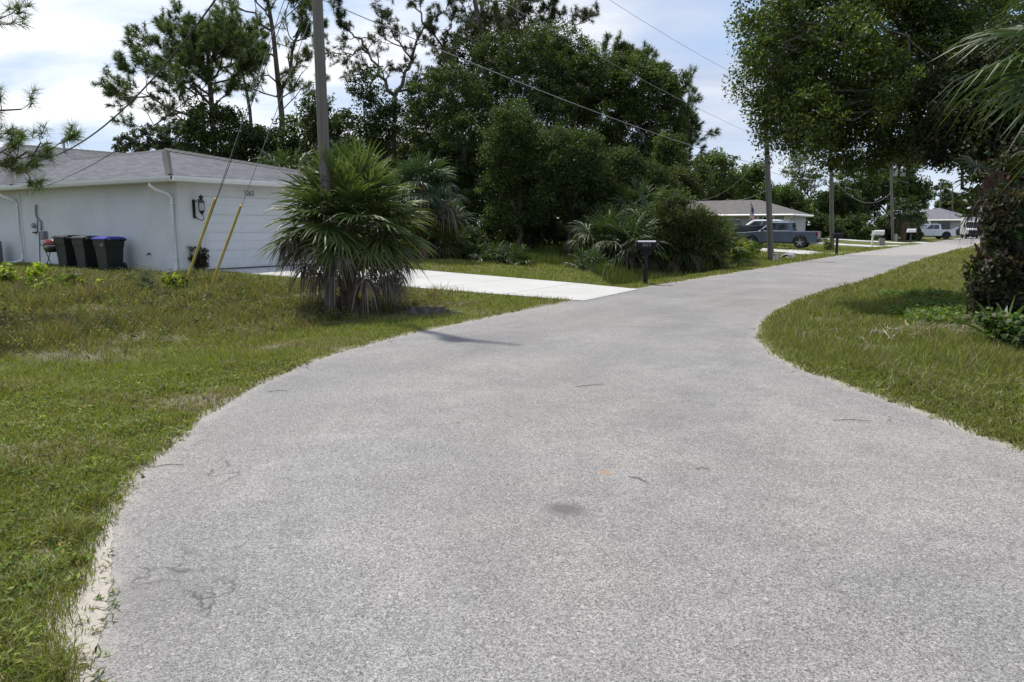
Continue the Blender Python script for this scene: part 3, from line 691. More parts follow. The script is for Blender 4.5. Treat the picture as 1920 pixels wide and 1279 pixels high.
# barrel grill on crossed legs
b, z = bplane(106, 500, -.75); p = W(-0.75, b, 0); zz = gzs(p[0], p[1])
gr = empty('barbecue_grill', (p[0], p[1], zz), -AZ + math.pi / 2, 'small barbecue grill with red lid on crossed black legs beside the bins', 'grill')
def half(r, l, a0, a1, n=12):
    th = np.linspace(a0, a1, n); V = [(-l / 2, r * math.cos(t), r * math.sin(t)) for t in th] + [(l / 2, r * math.cos(t), r * math.sin(t)) for t in th]
    F_ = [[i, i + 1, n + i + 1, n + i] for i in range(n - 1)] + [list(range(n))[::-1], list(range(n, 2 * n)), [0, n, 2 * n - 1, n - 1]]
    return V, F_
g = Geo(); V, F_ = half(.2, .5, 0.05, math.pi - 0.05); 
d = {}
for f in F_: d.setdefault(len(f), []).append(f)
g.add(V, [np.array(v) for v in d.values()]); g.obj('lid', M['red'], gr, True, (0, 0, .68))
g = Geo(); V, F_ = half(.2, .5, math.pi + 0.02, 2 * math.pi - 0.02); g.add(V, [np.array(v) for v in d.values()]); g.obj('fire_bowl', M['black'], gr, True, (0, 0, .67))
for s in (-1, 1):
    g = Geo(); g.tube([(s * .21, -.16, .52), (s * .21, .2, 0.0)], .013, 6); g.tube([(s * .21, .16, .52), (s * .21, -.2, 0.0)], .013, 6); g.obj('crossed_legs', M['black'], gr)
g = Geo(); g.tube([(-.12, -.23, .74), (.12, -.23, .74)], .012, 6); g.obj('handle', M['black'], gr)
# ------------------------------------------------------------------ vegetation generators
def unit(v): return v / (np.linalg.norm(v, axis=-1, keepdims=True) + 1e-9)
def leaf_cloud(g, cc, cr, per, L, Wd, cols, up=0.5, jit=0.35, clumptint=0.25, droop=0.0):
    """cc: clump centres (n,3); cr: clump radius; per: leaves per clump; colours picked from a palette"""
    n = len(cc); cr = np.ones(n) * cr if np.isscalar(cr) else cr
    m = n * per; c = np.repeat(cc, per, 0); r = np.repeat(cr, per)
    off = unit(rng.normal(size=(m, 3))) * (rng.random(m) ** 0.55 * r)[:, None]; off[:, 2] *= 0.8
    p = c + off
    nrm = unit(unit(rng.normal(size=(m, 3))) + up * np.array([0, 0, 1]) + 0.35 * off / (r[:, None] + 1e-6))
    t = unit(np.cross(nrm, rng.normal(size=(m, 3)))); t[:, 2] -= droop; t = unit(t); b = unit(np.cross(nrm, t))
    sc = rng.uniform(0.65, 1.3, m)[:, None]
    l = t * L * sc / 2; w = b * Wd * sc / 2
    V = np.stack([p - l, p + w, p + l, p - w], 1).reshape(-1, 3)
    cols = np.array(cols); ci = cols[rng.integers(0, len(cols), n)]
    ct = np.repeat(ci * (1 + clumptint * rng.uniform(-1, 1, (n, 1))), per, 0)
    lc = ct * (1 + jit * rng.uniform(-1, 1, (m, 1))); lc = lc * (1 + 0.12 * rng.normal(size=(m, 3)))
    g.add(V, np.arange(m * 4).reshape(-1, 4), np.clip(np.repeat(lc, 4, 0), 0.004, 0.9))
def lobes_to_clumps(lobes, n, inner=0.45, under=0.35):
    out = []; vol = np.array([l[1][0] * l[1][1] * l[1][2] for l in lobes]) ** 0.66; vol /= vol.sum()
    for (c, r), v in zip(lobes, vol):
        k = max(2, int(round(n * v))); d = unit(rng.normal(size=(k * 2, 3)))
        keep = (d[:, 2] > -0.25) | (rng.random(k * 2) < under); d = d[keep][:k]
        rad = (inner + (1 - inner) * rng.random(len(d)) ** 0.5) * (1 + .2 * rng.normal(size=len(d)) * (rng.random(len(d)) < .5))
        out.append(np.array(c) + d * np.array(r) * rad[:, None])
    return np.concatenate(out)
def wander(p, q, n=6, amp=0.08, sag=0.0):
    p = np.array(p, float); q = np.array(q, float); L = np.linalg.norm(q - p)
    t = np.linspace(0, 1, n); pts = p + (q - p) * t[:, None]
    j = rng.normal(size=(n, 3)) * amp * L; j[0] = 0; j[-1] = 0
    pts += j; pts[:, 2] += sag * L * np.sin(t * math.pi); return pts
GREENS = [(0.075, 0.115, 0.024), (0.10, 0.145, 0.028), (0.06, 0.09, 0.026)]
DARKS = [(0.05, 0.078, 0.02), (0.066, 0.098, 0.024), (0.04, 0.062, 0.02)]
OLIVE = [(0.07, 0.085, 0.025), (0.085, 0.10, 0.028), (0.05, 0.07, 0.022)]
LIME = [(0.28, 0.34, 0.035), (0.36, 0.40, 0.04), (0.20, 0.26, 0.035)]
GREY = [(0.06, 0.075, 0.045), (0.045, 0.06, 0.035)]
def px_lobes(rects, Y, deep=0.8):
    """image rectangles (px, py, half w, half h, depth offset) -> crown lobes in metres at distance Y"""
    out = []
    for (px, py, hx, hy, dy) in rects:
        c = P(px, py, Y + dy); s = (Y + dy) / F
        out.append((c, (hx * s, deep * (hx + hy) * 0.5 * s, hy * s)))
    return out
def auto_lobes(px0, px1, py0, py1, n, Y, deep=2.0, seed=0):
    r = np.random.default_rng(seed); out = []; hw, hh = (px1 - px0) / 2, (py1 - py0) / 2; s = Y / F
    for i in range(n):
        a = r.uniform(0, 6.28); q = math.sqrt(r.random()) * 0.72
        px = (px0 + px1) / 2 + hw * q * math.cos(a); py = (py0 + py1) / 2 + hh * q * math.sin(a)
        k = r.uniform(0.28, 0.5); dy = r.uniform(-deep, deep)
        out.append((P(px, py, Y + dy), (hw * k * s * 1.1, max(0.5, hw * k * s), hh * k * s * 1.1)))
    return out
def tree(name, label, cat, base, lobes, nclump, per, L, Wd, cols, r0=0.16, cr=0.42, group=None, leaf='leaf', bark='oakbark', trunks=1, limbs=True, up=0.5, inner=0.45, fork=0.45, clumptint=.36, under=.35, forkpt=None, limbk=.55):
    base = np.array(base, float); root = empty(name, base, 0, label, cat, group)
    top = np.mean([l[0] for l in lobes], 0)
    g = Geo()
    for k in range(trunks):
        b = np.array([rng.normal(0, .25), rng.normal(0, .25), -0.1]) * (1 if trunks > 1 else 0.1); b[2] = -0.15
        f = base * 0 + (top - base) * np.array([fork, fork, fork]) + rng.normal(0, .15, 3) * (trunks > 1)
        if forkpt is not None: f = np.array(forkpt) - base
        g.tube(wander(b, f, 6, 0.035), np.linspace(r0, r0 * 0.7, 6), 8)
        if limbs:
            for (c, r) in lobes[k::trunks]:
                e = np.array(c) - base; g.tube(wander(f, e, 6, 0.06, 0.03), np.linspace(r0 * limbk, r0 * 0.08, 6), 6)
                for _ in range(3):
                    q = e + rng.normal(size=3) * np.array(r) * 0.55; m_ = f + (e - f) * rng.uniform(.5, .85); g.tube(wander(m_, q, 5, 0.07), np.linspace(r0 * 0.2, r0 * 0.04, 5), 5)
    g.obj('trunk', M[bark], root, True)
    g = Geo(); cc = lobes_to_clumps(lobes, nclump, inner, under) - base
    leaf_cloud(g, cc, cr * rng.uniform(.6, 1.3, len(cc)), per, L, Wd, cols, up, clumptint=clumptint); g.obj('crown', M[leaf], root)
    return root
# --- pines
def tufts(g, pos, dirs, n, Ln, wn, cols):
    m = len(pos) * n; p = np.repeat(pos, n, 0); d = np.repeat(unit(dirs), n, 0)
    v = unit(d * rng.uniform(0.15, 1.0, (m, 1)) + unit(rng.normal(size=(m, 3))) * 0.85)
    start = p - d * (rng.random((m, 1)) * Ln * 0.55)
    L = Ln * rng.uniform(.7, 1.15, (m, 1)); s = unit(np.cross(v, rng.normal(size=(m, 3)))) * wn / 2
    e = start + v * L; e[:, 2] -= 0.12 * L[:, 0]
    V = np.stack([start - s, start + s, e], 1).reshape(-1, 3)
    cols = np.array(cols); ci = np.repeat(cols[rng.integers(0, len(cols), len(pos))] * rng.uniform(.75, 1.25, (len(pos), 1)), n, 0)
    ci = ci * rng.uniform(.75, 1.25, (m, 1))
    g.add(V, np.arange(m * 3).reshape(-1, 3), np.repeat(ci, 3, 0))
def grow(g, tips, p, d, L, r, lev, maxlev, spread=0.75, upb=0.15, kids=(3, 5), wig=0.22, rmin=0.006):
    n = 6; pts = [np.array(p, float)]; d = unit(np.array(d, float)); dirs = [d]
    for i in range(n - 1):
        d = unit(d + rng.normal(size=3) * wig + np.array([0, 0, upb])); dirs.append(d); pts.append(pts[-1] + d * L / (n - 1))
    pts = np.array(pts); rad = np.linspace(r, max(rmin, r * 0.45), n)
    g.tube(pts, rad, 6 if r > 0.04 else 4, cap=False)
    if lev >= maxlev:
        for i in (3, 4, 5): tips.append((pts[i] + rng.normal(size=3) * 0.04, dirs[i]))
        return
    for k in range(rng.integers(kids[0], kids[1] + 1)):
        i = rng.integers(2, n); a = unit(rng.normal(size=3)); nd = unit(dirs[i] + a * spread)
        grow(g, tips, pts[i], nd, L * rng.uniform(.45, .7), rad[i] * 0.6, lev + 1, maxlev, spread, upb, kids, wig, rmin)
    grow(g, tips, pts[-1], dirs[-1], L * 0.5, rad[-1] * 0.9, lev + 1, maxlev, spread, upb, kids, wig, rmin)
PINEC = [(0.055, 0.085, 0.03), (0.075, 0.11, 0.034), (0.085, 0.12, 0.034)]
def pine(label, base, trunk, limbs, group='tall pines behind the house', r0=0.2, Ln=0.30, wn=0.028, n=16, cols=PINEC, maxlev=2, kids=(3, 5), dead=0.0, name='pine_tree', wig=.22, spread=.75, cat='pine tree'):
    """trunk: world points; limbs: (world start, world end, radius)"""
    base = np.array(base, float); root = empty(name, base, 0, label, cat, group)
    g = Geo(); tips = []; tr = np.array(trunk) - base
    # smooth the trunk
    s = np.linspace(0, len(tr) - 1, len(tr) * 5); tp = np.stack([np.interp(s, np.arange(len(tr)), tr[:, k]) for k in range(3)], 1); tp[1:-1] = (tp[:-2] + tp[1:-1] + tp[2:]) / 3
    g.tube(tp, np.linspace(r0, r0 * 0.35, len(tp)), 9)
    for (a, b, r) in limbs:
        a = np.array(a) - base; b = np.array(b) - base; pts = wander(a, b, 7, 0.045, rng.uniform(-.03, .05)); Lb = np.linalg.norm(b - a)
        rad = np.linspace(r, r * 0.4, 7); g.tube(pts, rad, 7)
        for k in range(2, 7):
            for _ in range(2 if k < 6 else 3):
                if rng.random() < dead: continue
                dd = unit(pts[k] - pts[k - 1]); nd = unit(dd + unit(rng.normal(size=3)) * 0.9 + np.array([0, 0, .25]))
                grow(g, tips, pts[k], nd, min(1.5, Lb * rng.uniform(.22, .4)), rad[k] * 0.5, 1, maxlev, spread, .12, kids, wig)
    g.obj('trunk', M['bark'], root, True)
    g = Geo(); pos = np.array([t[0] for t in tips]); dr = np.array([t[1] for t in tips])
    tufts(g, pos, dr, n, Ln, wn, cols); g.obj('crown', M['needle'], root)
    return root
# --- fan palms
def frond_geo(g, Lp, Rf, T, cols, droop=0.5, nseg=34, open_=2.25, wig=0.05, dead=False, wseg=0.062, pet=0.018, stalkcol=None):
    """one costapalmate leaf: stalk along +x of T, blade opening round its end.  T: 4x4 numpy"""
    def X(p): p = np.asarray(p); return p @ T[:3, :3].T + T[:3, 3]
    n = 7; s = np.linspace(0, 1, n); sag = -0.10 * Lp if not dead else -0.02 * Lp
    st = np.stack([Lp * s, 0 * s, 0.12 * Lp * np.sin(s * 2.2) + sag * s ** 2], 1)
    g.tube(X(st), np.linspace(pet * 1.3, pet * 0.7, n), 5, np.array(stalkcol) if stalkcol is not None else np.array(cols[0]) * 1.5)
    hub = st[-1]; cdir = unit(st[-1] - st[-2])
    th = np.linspace(-open_, open_, nseg) + rng.normal(0, 0.02, nseg)
    k = 5; u = np.linspace(0, 1, k)
    Vs = []; Fs = []; Cs = []
    side = np.array([0, 1.0, 0]); upv = np.cross(cdir, side)
    for i, a in enumerate(th):
        Ls = Rf * (0.62 + 0.38 * math.cos(a / 2)) * rng.uniform(.9, 1.08)
        h0 = hub + cdir * Rf * 0.22 * max(0, math.cos(a)) * (1 - abs(a) / 4)
        d = unit(cdir * math.cos(a) + side * math.sin(a) + upv * (0.22 * math.cos(a) + rng.normal(0, wig)))
        dr = droop * rng.uniform(.7, 1.35)
        ln = h0 + d * (Ls * u)[:, None]
        # tips bend down under their own weight: worked out in world space
        lw = X(ln); lw[:, 2] -= dr * Ls * np.clip((u - 0.35) / 0.65, 0, 1) ** 2 * 0.75
        wd = X(h0 + np.cross(d, upv)) - X(h0); wd = unit(wd)
        tilt = 0.45 * (1 if i % 2 else -1); nw = unit(np.cross(X(h0 + d) - X(h0), wd)); wd = unit(wd * math.cos(tilt) + nw * math.sin(tilt))
        ws = wseg * Rf * np.array([0.25, 0.8, 1.0, 0.62, 0.05]) * 0.5
        Vs.append(np.concatenate([lw - wd * ws[:, None], lw + wd * ws[:, None]]))
        q = np.arange(k - 1); Fs.append(np.stack([q, q + 1, k + q + 1, k + q], 1) + i * 2 * k)
        c = np.array(cols[rng.integers(0, len(cols))]) * rng.uniform(.75, 1.25); tipc = c * 1.0 if not dead else c
        cc = np.tile(c, (2 * k, 1)); yl = rng.random() < .35
        if not dead and yl: cc[[k - 1, 2 * k - 1]] = np.array([.16, .14, .05]); 
        Cs.append(cc)
    g.add(np.concatenate(Vs), np.concatenate(Fs), np.concatenate(Cs))
FR = [(0.06, 0.10, 0.028), (0.075, 0.115, 0.03), (0.05, 0.085, 0.03), (0.09, 0.125, 0.03)]
FRD = [(0.03, 0.05, 0.017), (0.04, 0.065, 0.02), (0.024, 0.042, 0.016)]
DEADC = [(0.15, 0.115, 0.085), (0.20, 0.165, 0.13), (0.10, 0.075, 0.055)]
def frond_matrix(az, el, roll=0.0, at=(0, 0, 0)):
    x = np.array([math.cos(az) * math.cos(el), math.sin(az) * math.cos(el), math.sin(el)])
    y = np.array([-math.sin(az), math.cos(az), 0]); z = np.cross(x, y)
    c, s = math.cos(roll), math.sin(roll); y, z = y * c + z * s, z * c - y * s
    T = np.eye(4); T[:3, 0] = x; T[:3, 1] = y; T[:3, 2] = z; T[:3, 3] = at; return T
def palm(name, label, cat, base, h, nf, Lp, Rf, cols=FR, ndead=0, trunk_r=0.17, lean=(0, 0), group=None, separate=False, droop=.5, nseg=34, el=(1.35, -0.45), boots='boots', deaddrop=(-0.5, -1.2), az0=0.0, pet=.018, azs=None, crownpart='crown', wseg=.062, deadcols=DEADC, pf=(.75, .35), deadlp=1.0, open_=2.25, dead_r=(.6, .85), dead_dr=1.6, dead_w=.05):
    base = np.array(base, float); root = empty(name, base, 0, label, cat, group)
    top = np.array([lean[0], lean[1], h])
    if h > 0.15:
        g = Geo(); n = 14; s = np.linspace(0, 1, n); pts = np.stack([lean[0] * s ** 1.5, lean[1] * s ** 1.5, -0.15 + (h + .15) * s], 1)
        g.tube(pts, trunk_r * (1 + 0.08 * rng.normal(size=n)) * np.linspace(1.1, .85, n), 12)
        nb = int(h / 0.045)
        for i in range(nb):
            a = i * 2.4; z = 0.05 + (h - .05) * i / nb; c = np.array([lean[0] * (z / h) ** 1.5, lean[1] * (z / h) ** 1.5, z]); o = np.array([math.cos(a), math.sin(a), 0])
            l_ = rng.uniform(.09, .24); g.tube([c + o * trunk_r * .8, c + o * (trunk_r + .03) + [0, 0, l_ * .5], c + o * (trunk_r + .03 + l_ * .3) + [0, 0, l_]], [.045, .035, .014], 4)
        g.obj('trunk', M[boots], root)
    G_ = Geo()
    for i in range(nf):
        f = (i + .5) / nf; e = el[0] + (el[1] - el[0]) * f ** 0.8 + rng.normal(0, .08); a = az0 + i * 2.39996 + rng.normal(0, .12)
        if azs is not None: a, e = azs[i]
        gg = Geo() if separate else G_
        T = frond_matrix(a, e, rng.normal(0, .3), top + np.array([math.cos(a), math.sin(a), 0]) * trunk_r * .4 - np.array([0, 0, .25 * f]))
        frond_geo(gg, Lp * rng.uniform(.8, 1.15) * (pf[0] + pf[1] * f), Rf * rng.uniform(.88, 1.1), T, cols, droop * (0.6 + f * .8), nseg, open_, pet=pet, wseg=wseg)
        if separate: gg.obj('frond', M['frond'], root)
    if not separate: G_.obj(crownpart, M['frond'], root)
    Dg = Geo()
    for i in range(ndead):
        a = az0 + 1.1 + i * 2.39996; e = rng.uniform(deaddrop[1], deaddrop[0])
        gg = Geo() if separate else Dg
        T = frond_matrix(a, e, rng.normal(0, .5), top + np.array([math.cos(a), math.sin(a), 0]) * trunk_r * .5 - np.array([0, 0, rng.uniform(.1, .45)]))
        frond_geo(gg, Lp * deadlp * rng.uniform(.8, 1.25), Rf * rng.uniform(*dead_r), T, deadcols, dead_dr, max(12, nseg // 2 + 6), 1.5, .25, True, dead_w, pet, (.16, .13, .10))
        if separate: o = gg.obj('dead_frond', M['deadfrond'], root)
    if ndead and not separate: Dg.obj('dead_fronds', M['deadfrond'], root)
    return root
# ------------------------------------------------------------------ poles' neighbour palm by the road
pb = GP(656, 587); 
palm('cabbage_palm', 'shaggy cabbage palm with grey dead fronds against the wooden utility pole', 'palm', pb, 1.78, 62, 0.73, 0.78, [(.075,.112,.034),(.09,.125,.036),(.062,.095,.034),(.11,.135,.04)], 36, 0.17, (0.02, 0.05), None, True, 0.30, 32, (1.45, -0.35), az0=0.4, wseg=.062, open_=2.0, dead_r=(.38, .6), dead_dr=1.15, deaddrop=(-0.12, -1.1), pf=(.85, .15), deadlp=1.3, dead_w=.075, deadcols=[(.17,.145,.12),(.24,.21,.18),(.10,.08,.065)])
# ------------------------------------------------------------------ pines behind the white house
def pl(pts, Y, dys=None): return [P(px, py, Y + (dys[i] if dys else 0)) for i, (px, py) in enumerate(pts)]
def lim(a, b, Y, d0, d1, r): return (P(*a, Y + d0), P(*b, Y + d1), r)
Y = 42.0; zb = gzs(-16.9, 42)
pine('round topped pine with a full dense crown behind the white house roof', P(405, 424, Y) * [1, 1, 0] + [0, 0, 0.2], [P(405, 424, Y) * [1, 1, 0] + [0, 0, 0]] + pl(((402, 290), (398, 210), (393, 150), (390, 110), (388, 85)), Y),
     [lim((400, 230), (232, 182), Y, 0, -1.5, .085), lim((400, 255), (275, 210), Y, 0, 1.5, .07), lim((398, 200), (282, 105), Y, 0, 1, .08), lim((396, 180), (270, 130), Y, 0, -2, .07),
      lim((394, 160), (315, 85), Y, 0, -1, .075), lim((392, 130), (345, 65), Y, 0, 2, .06), lim((390, 108), (380, 60), Y, 0, -1.6, .06), lim((392, 120), (435, 70), Y, 0, 1.4, .06),
      lim((394, 150), (462, 95), Y, 0, -1.5, .07), lim((396, 170), (485, 115), Y, 0, 1.5, .065), lim((398, 200), (465, 130), Y, 0, 0, .05), lim((393, 140), (415, 80), Y, 0, -3, .06), lim((393, 140), (350, 95), Y, 0, 3, .06),
      lim((397, 190), (345, 140), Y, 0, -3, .06), lim((390, 105), (405, 62), Y, 0, 0, .05), lim((395, 170), (360, 85), Y, 0, -2, .06), lim((392, 120), (420, 90), Y, 0, -3, .06)], r0=.2, n=26, Ln=.34, wn=.03, maxlev=2)
Y = 50.0
pine('tall open pine with forked trunk standing behind the utility pole', P(530, 424, Y) * [1, 1, 0] + [0, 0, 0.2], [P(530, 424, Y) * [1, 1, 0]] + pl(((524, 300), (530, 230), (520, 140), (512, 60), (500, -10), (490, -80)), Y),
     [lim((526, 190), (566, 20), Y, 0, .5, .15), lim((520, 140), (585, 105), Y, 0, 1, .08), lim((518, 110), (440, 60), Y, 0, -1, .08), lim((512, 60), (400, 2), Y, 0, 1, .08), lim((510, 40), (450, -40), Y, 0, -1, .07),
      lim((524, 170), (455, 170), Y, 0, 1.5, .06), lim((522, 160), (470, 110), Y, 0, -2, .06), lim((545, 90), (600, 55), Y, .3, 1, .06), lim((550, 70), (580, 25), Y, .3, -1, .06), lim((556, 50), (560, -20), Y, .4, 1, .06), lim((526, 200), (575, 128), Y, 0, -1, .05),
      lim((505, 20), (540, -30), Y, 0, 1, .06), lim((528, 215), (586, 155), Y, 0, 1, .04), lim((500, 0), (470, -10), Y, 0, -2, .06)], r0=.24, n=15, Ln=.34, wn=.03, dead=.12)
Y = 52.0
pine('slim leaning pine between the dense pine and the forked pine', P(475, 424, Y) * [1, 1, 0] + [0, 0, 0.2], [P(478, 424, Y) * [1, 1, 0]] + pl(((470, 215), (460, 160), (448, 105), (440, 60)), Y),
     [lim((452, 130), (432, 40), Y, 0, 1, .06), lim((448, 105), (480, 60), Y, 0, -1, .05), lim((455, 140), (425, 135), Y, 0, 1, .05), lim((446, 90), (415, 70), Y, 0, -1, .05)], r0=.14, n=15, Ln=.34, wn=.03, dead=.1)
Y = 44.0
TW = [(0.04, 0.055, 0.022), (0.055, 0.07, 0.028), (0.06, 0.065, 0.03)]
pine('old pine with crooked half bare limbs right of the utility pole', P(738, 424, Y) * [1, 1, 0] + [0, 0, 0.2], [P(738, 424, Y) * [1, 1, 0]] + pl(((738, 260), (742, 175)), Y),
     [lim((742, 180), (690, 95), Y, 0, -.5, .13), lim((690, 95), (645, 50), Y, -.5, -1, .08), lim((690, 100), (630, 100), Y, -.5, .8, .06), lim((742, 178), (772, 110), Y, 0, .5, .14), lim((772, 110), (800, 45), Y, .5, 1, .10), lim((772, 112), (728, 50), Y, .5, -.6, .07),
      lim((798, 50), (850, 5), Y, 1, 1.5, .06), lim((798, 50), (760, -10), Y, 1, .3, .06), lim((744, 172), (835, 138), Y, 0, -.5, .08), lim((715, 125), (655, 140), Y, -.2, -1, .05), lim((640, 55), (632, 5), Y, -1, -1, .04), lim((720, 60), (705, 10), Y, -.6, 0, .05), lim((780, 90), (700, 60), Y, .5, 2, .05)],
     r0=.22, n=13, Ln=.27, wn=.027, cols=TW, dead=.35, wig=.35, group=None)
Y = 44.0
pine('big pine with snaking limbs above the dense trees', P(950, 424, Y) * [1, 1, 0] + [0, 0, 0.2], [P(950, 424, Y) * [1, 1, 0]] + pl(((930, 260), (915, 170), (905, 80), (890, 0), (880, -60)), Y),
     [lim((918, 190), (845, 120), Y, 0, 1, .12), lim((845, 120), (812, 55), Y, 1, 1, .09), lim((845, 122), (830, 150), Y, 1, 0, .05), lim((830, 90), (855, 20), Y, 1, 2, .06), lim((910, 110), (870, 60), Y, 0, -1, .08), lim((905, 80), (920, 10), Y, 0, -1.3, .08), lim((905, 85), (860, -5), Y, 0, 1, .08),
      lim((935, 240), (970, 100), Y, 0, -.5, .14), lim((970, 100), (975, 10), Y, -.5, -1, .09), lim((970, 105), (1040, 48), Y, -.5, .5, .07), lim((1035, 50), (1105, 38), Y, .5, .5, .045), lim((1030, 52), (1040, 12), Y, .5, -.5, .04), lim((972, 60), (935, 30), Y, -.5, 1, .06), lim((972, 40), (1000, 5), Y, -.8, -.3, .06), lim((960, 140), (1010, 110), Y, -.4, -1, .05)],
     r0=.26, n=15, Ln=.28, wn=.027, cols=TW, dead=.15, wig=.33, group=None)
Y = 41.0
pine('pine with upright tufts at the right edge of the dense trees', P(1262, 424, Y) * [1, 1, 0] + [0, 0, 0.1], [P(1262, 424, Y) * [1, 1, 0]] + pl(((1265, 320), (1262, 250), (1268, 190), (1266, 140)), Y),
     [lim((1264, 300), (1308, 245), Y, 0, 0, .05), lim((1264, 280), (1300, 205), Y, 0, .6, .05), lim((1262, 240), (1285, 165), Y, 0, -.5, .05), lim((1264, 330), (1300, 270), Y, 0, 1, .05), lim((1266, 200), (1240, 150), Y, 0, 0, .05), lim((1264, 310), (1235, 270), Y, 0, -1, .05), lim((1265, 290), (1278, 240), Y, 0, -1, .05)],
     r0=.13, n=16, Ln=.28, wn=.028, group=None)
Y = 45.0
pine('pine whose tufted top pokes out above the green oaks', P(1165, 424, Y) * [1, 1, 0] + [0, 0, 0.1], [P(1165, 424, Y) * [1, 1, 0]] + pl(((1165, 250), (1163, 170), (1168, 110)), Y),
     [lim((1164, 190), (1150, 105), Y, 0, 0, .06), lim((1164, 180), (1190, 112), Y, 0, .5, .06), lim((1165, 160), (1172, 105), Y, 0, -.5, .05), lim((1164, 200), (1205, 130), Y, 0, 1, .05)], r0=.16, n=22, Ln=.34, wn=.03, group=None)
# ------------------------------------------------------------------ dense wood across the drive
def gb(px, Y): c = P(px, 424, Y); return np.array([c[0], c[1], gzs(c[0], c[1])])
def T(name, label, cat, px, Y, lobes, nc, per, L, Wd, cols, **k): return tree(name, label, cat, gb(px, Y), lobes, nc, per, L, Wd, cols, **k)
OAKL, OAKW = .13, .065
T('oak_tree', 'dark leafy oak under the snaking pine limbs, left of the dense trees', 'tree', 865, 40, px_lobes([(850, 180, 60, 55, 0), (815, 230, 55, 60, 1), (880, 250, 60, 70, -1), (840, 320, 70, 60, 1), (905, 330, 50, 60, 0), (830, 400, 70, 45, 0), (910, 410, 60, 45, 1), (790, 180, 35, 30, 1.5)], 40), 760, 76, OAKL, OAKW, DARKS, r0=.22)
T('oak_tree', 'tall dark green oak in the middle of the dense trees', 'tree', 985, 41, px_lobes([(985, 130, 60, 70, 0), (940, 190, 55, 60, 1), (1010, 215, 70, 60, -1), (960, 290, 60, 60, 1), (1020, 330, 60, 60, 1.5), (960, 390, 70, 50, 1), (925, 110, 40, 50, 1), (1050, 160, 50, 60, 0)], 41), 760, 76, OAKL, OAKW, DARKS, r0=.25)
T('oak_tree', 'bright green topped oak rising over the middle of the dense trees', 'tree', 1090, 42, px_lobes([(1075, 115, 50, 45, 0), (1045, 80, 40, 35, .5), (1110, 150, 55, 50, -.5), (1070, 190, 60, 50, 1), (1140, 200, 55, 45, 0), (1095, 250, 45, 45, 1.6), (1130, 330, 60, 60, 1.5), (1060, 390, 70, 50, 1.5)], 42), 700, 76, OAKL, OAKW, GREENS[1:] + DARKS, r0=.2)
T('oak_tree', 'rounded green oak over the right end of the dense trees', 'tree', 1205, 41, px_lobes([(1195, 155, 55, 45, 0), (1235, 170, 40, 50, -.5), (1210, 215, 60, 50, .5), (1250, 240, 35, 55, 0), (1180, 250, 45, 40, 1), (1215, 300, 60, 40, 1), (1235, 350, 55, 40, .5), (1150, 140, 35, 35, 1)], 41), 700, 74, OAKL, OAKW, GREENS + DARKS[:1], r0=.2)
T('bushy_tree', 'bushy mid green tree in front of the dark oaks, beside the snaking pine', 'tree', 975, 33, px_lobes([(960, 235, 40, 40, 0), (945, 290, 45, 50, .3), (985, 285, 50, 60, .6), (955, 350, 50, 45, .6), (1000, 365, 45, 45, 1), (960, 410, 50, 40, .6)], 33), 540, 78, .11, .055, DARKS + GREENS[:1], r0=.12)
T('bushy_tree', 'bushy dark tree in front of the oaks, left of the palmetto clump', 'tree', 1065, 32.5, px_lobes([(1050, 300, 50, 55, 0), (1090, 290, 45, 45, .3), (1070, 355, 60, 50, .3), (1110, 350, 45, 45, .6), (1045, 405, 50, 40, .6), (1100, 405, 50, 40, .9)], 32.5), 540, 78, .11, .055, DARKS + GREENS[2:], r0=.12)
T('bushy_tree', 'dense low tree over the palmetto clump near the road', 'tree', 1180, 34, px_lobes([(1165, 330, 45, 50, 0), (1205, 340, 45, 40, .3), (1150, 385, 50, 40, .5), (1210, 390, 50, 40, .3), (1250, 370, 35, 40, .5)], 34), 430, 78, .11, .055, DARKS + GREENS[2:], r0=.1)
T('vine_covered_tree', 'dark vine covered trunk shaped like a column right of the utility pole', 'tree', 705, 42, px_lobes([(690, 165, 32, 35, 0), (705, 215, 40, 40, 0), (700, 270, 35, 45, 0), (715, 330, 45, 50, 0), (735, 225, 30, 35, 0)], 42), 260, 42, .15, .085, DARKS, r0=.2)
T('vine_covered_tree', 'dark vine smothered tree just left of the utility pole', 'tree', 592, 40, px_lobes([(590, 195, 28, 32, 0), (575, 240, 40, 40, 0), (610, 250, 35, 45, .5), (600, 300, 55, 40, 0), (560, 300, 40, 40, .5), (645, 250, 35, 40, 1)], 40), 300, 42, .17, .09, DARKS, r0=.2)
T('leafy_tree', 'yellow green leafy tree wrapped round the dense pine trunk', 'tree', 392, 39, px_lobes([(375, 235, 22, 45, 0), (365, 265, 35, 35, 0), (425, 225, 30, 25, .5), (445, 255, 45, 30, .4), (415, 280, 45, 30, 0), (470, 265, 28, 28, .8)], 39), 300, 42, .16, .085, [(0.07, .1, .02), (.055, .085, .02), (.04, .065, .02)], r0=.14)
T('leafy_tree', 'dark leafy tree behind the garage roof, left of the utility pole', 'tree', 500, 40, px_lobes([(490, 275, 45, 30, 0), (530, 265, 35, 35, .5), (520, 305, 60, 30, 0), (450, 305, 50, 28, .5), (400, 305, 40, 22, .5), (570, 310, 50, 35, 1)], 40), 300, 42, .16, .085, DARKS + GREENS[2:], r0=.14)
T('distant_oak', 'grey green distant oak showing above the garage roof ridge', 'tree', 285, 75, px_lobes([(240, 272, 28, 22, 0), (285, 258, 35, 22, 1), (330, 255, 35, 25, 0), (265, 285, 50, 18, 0), (330, 280, 45, 20, 1)], 75), 240, 30, .3, .15, GREY, r0=.25)
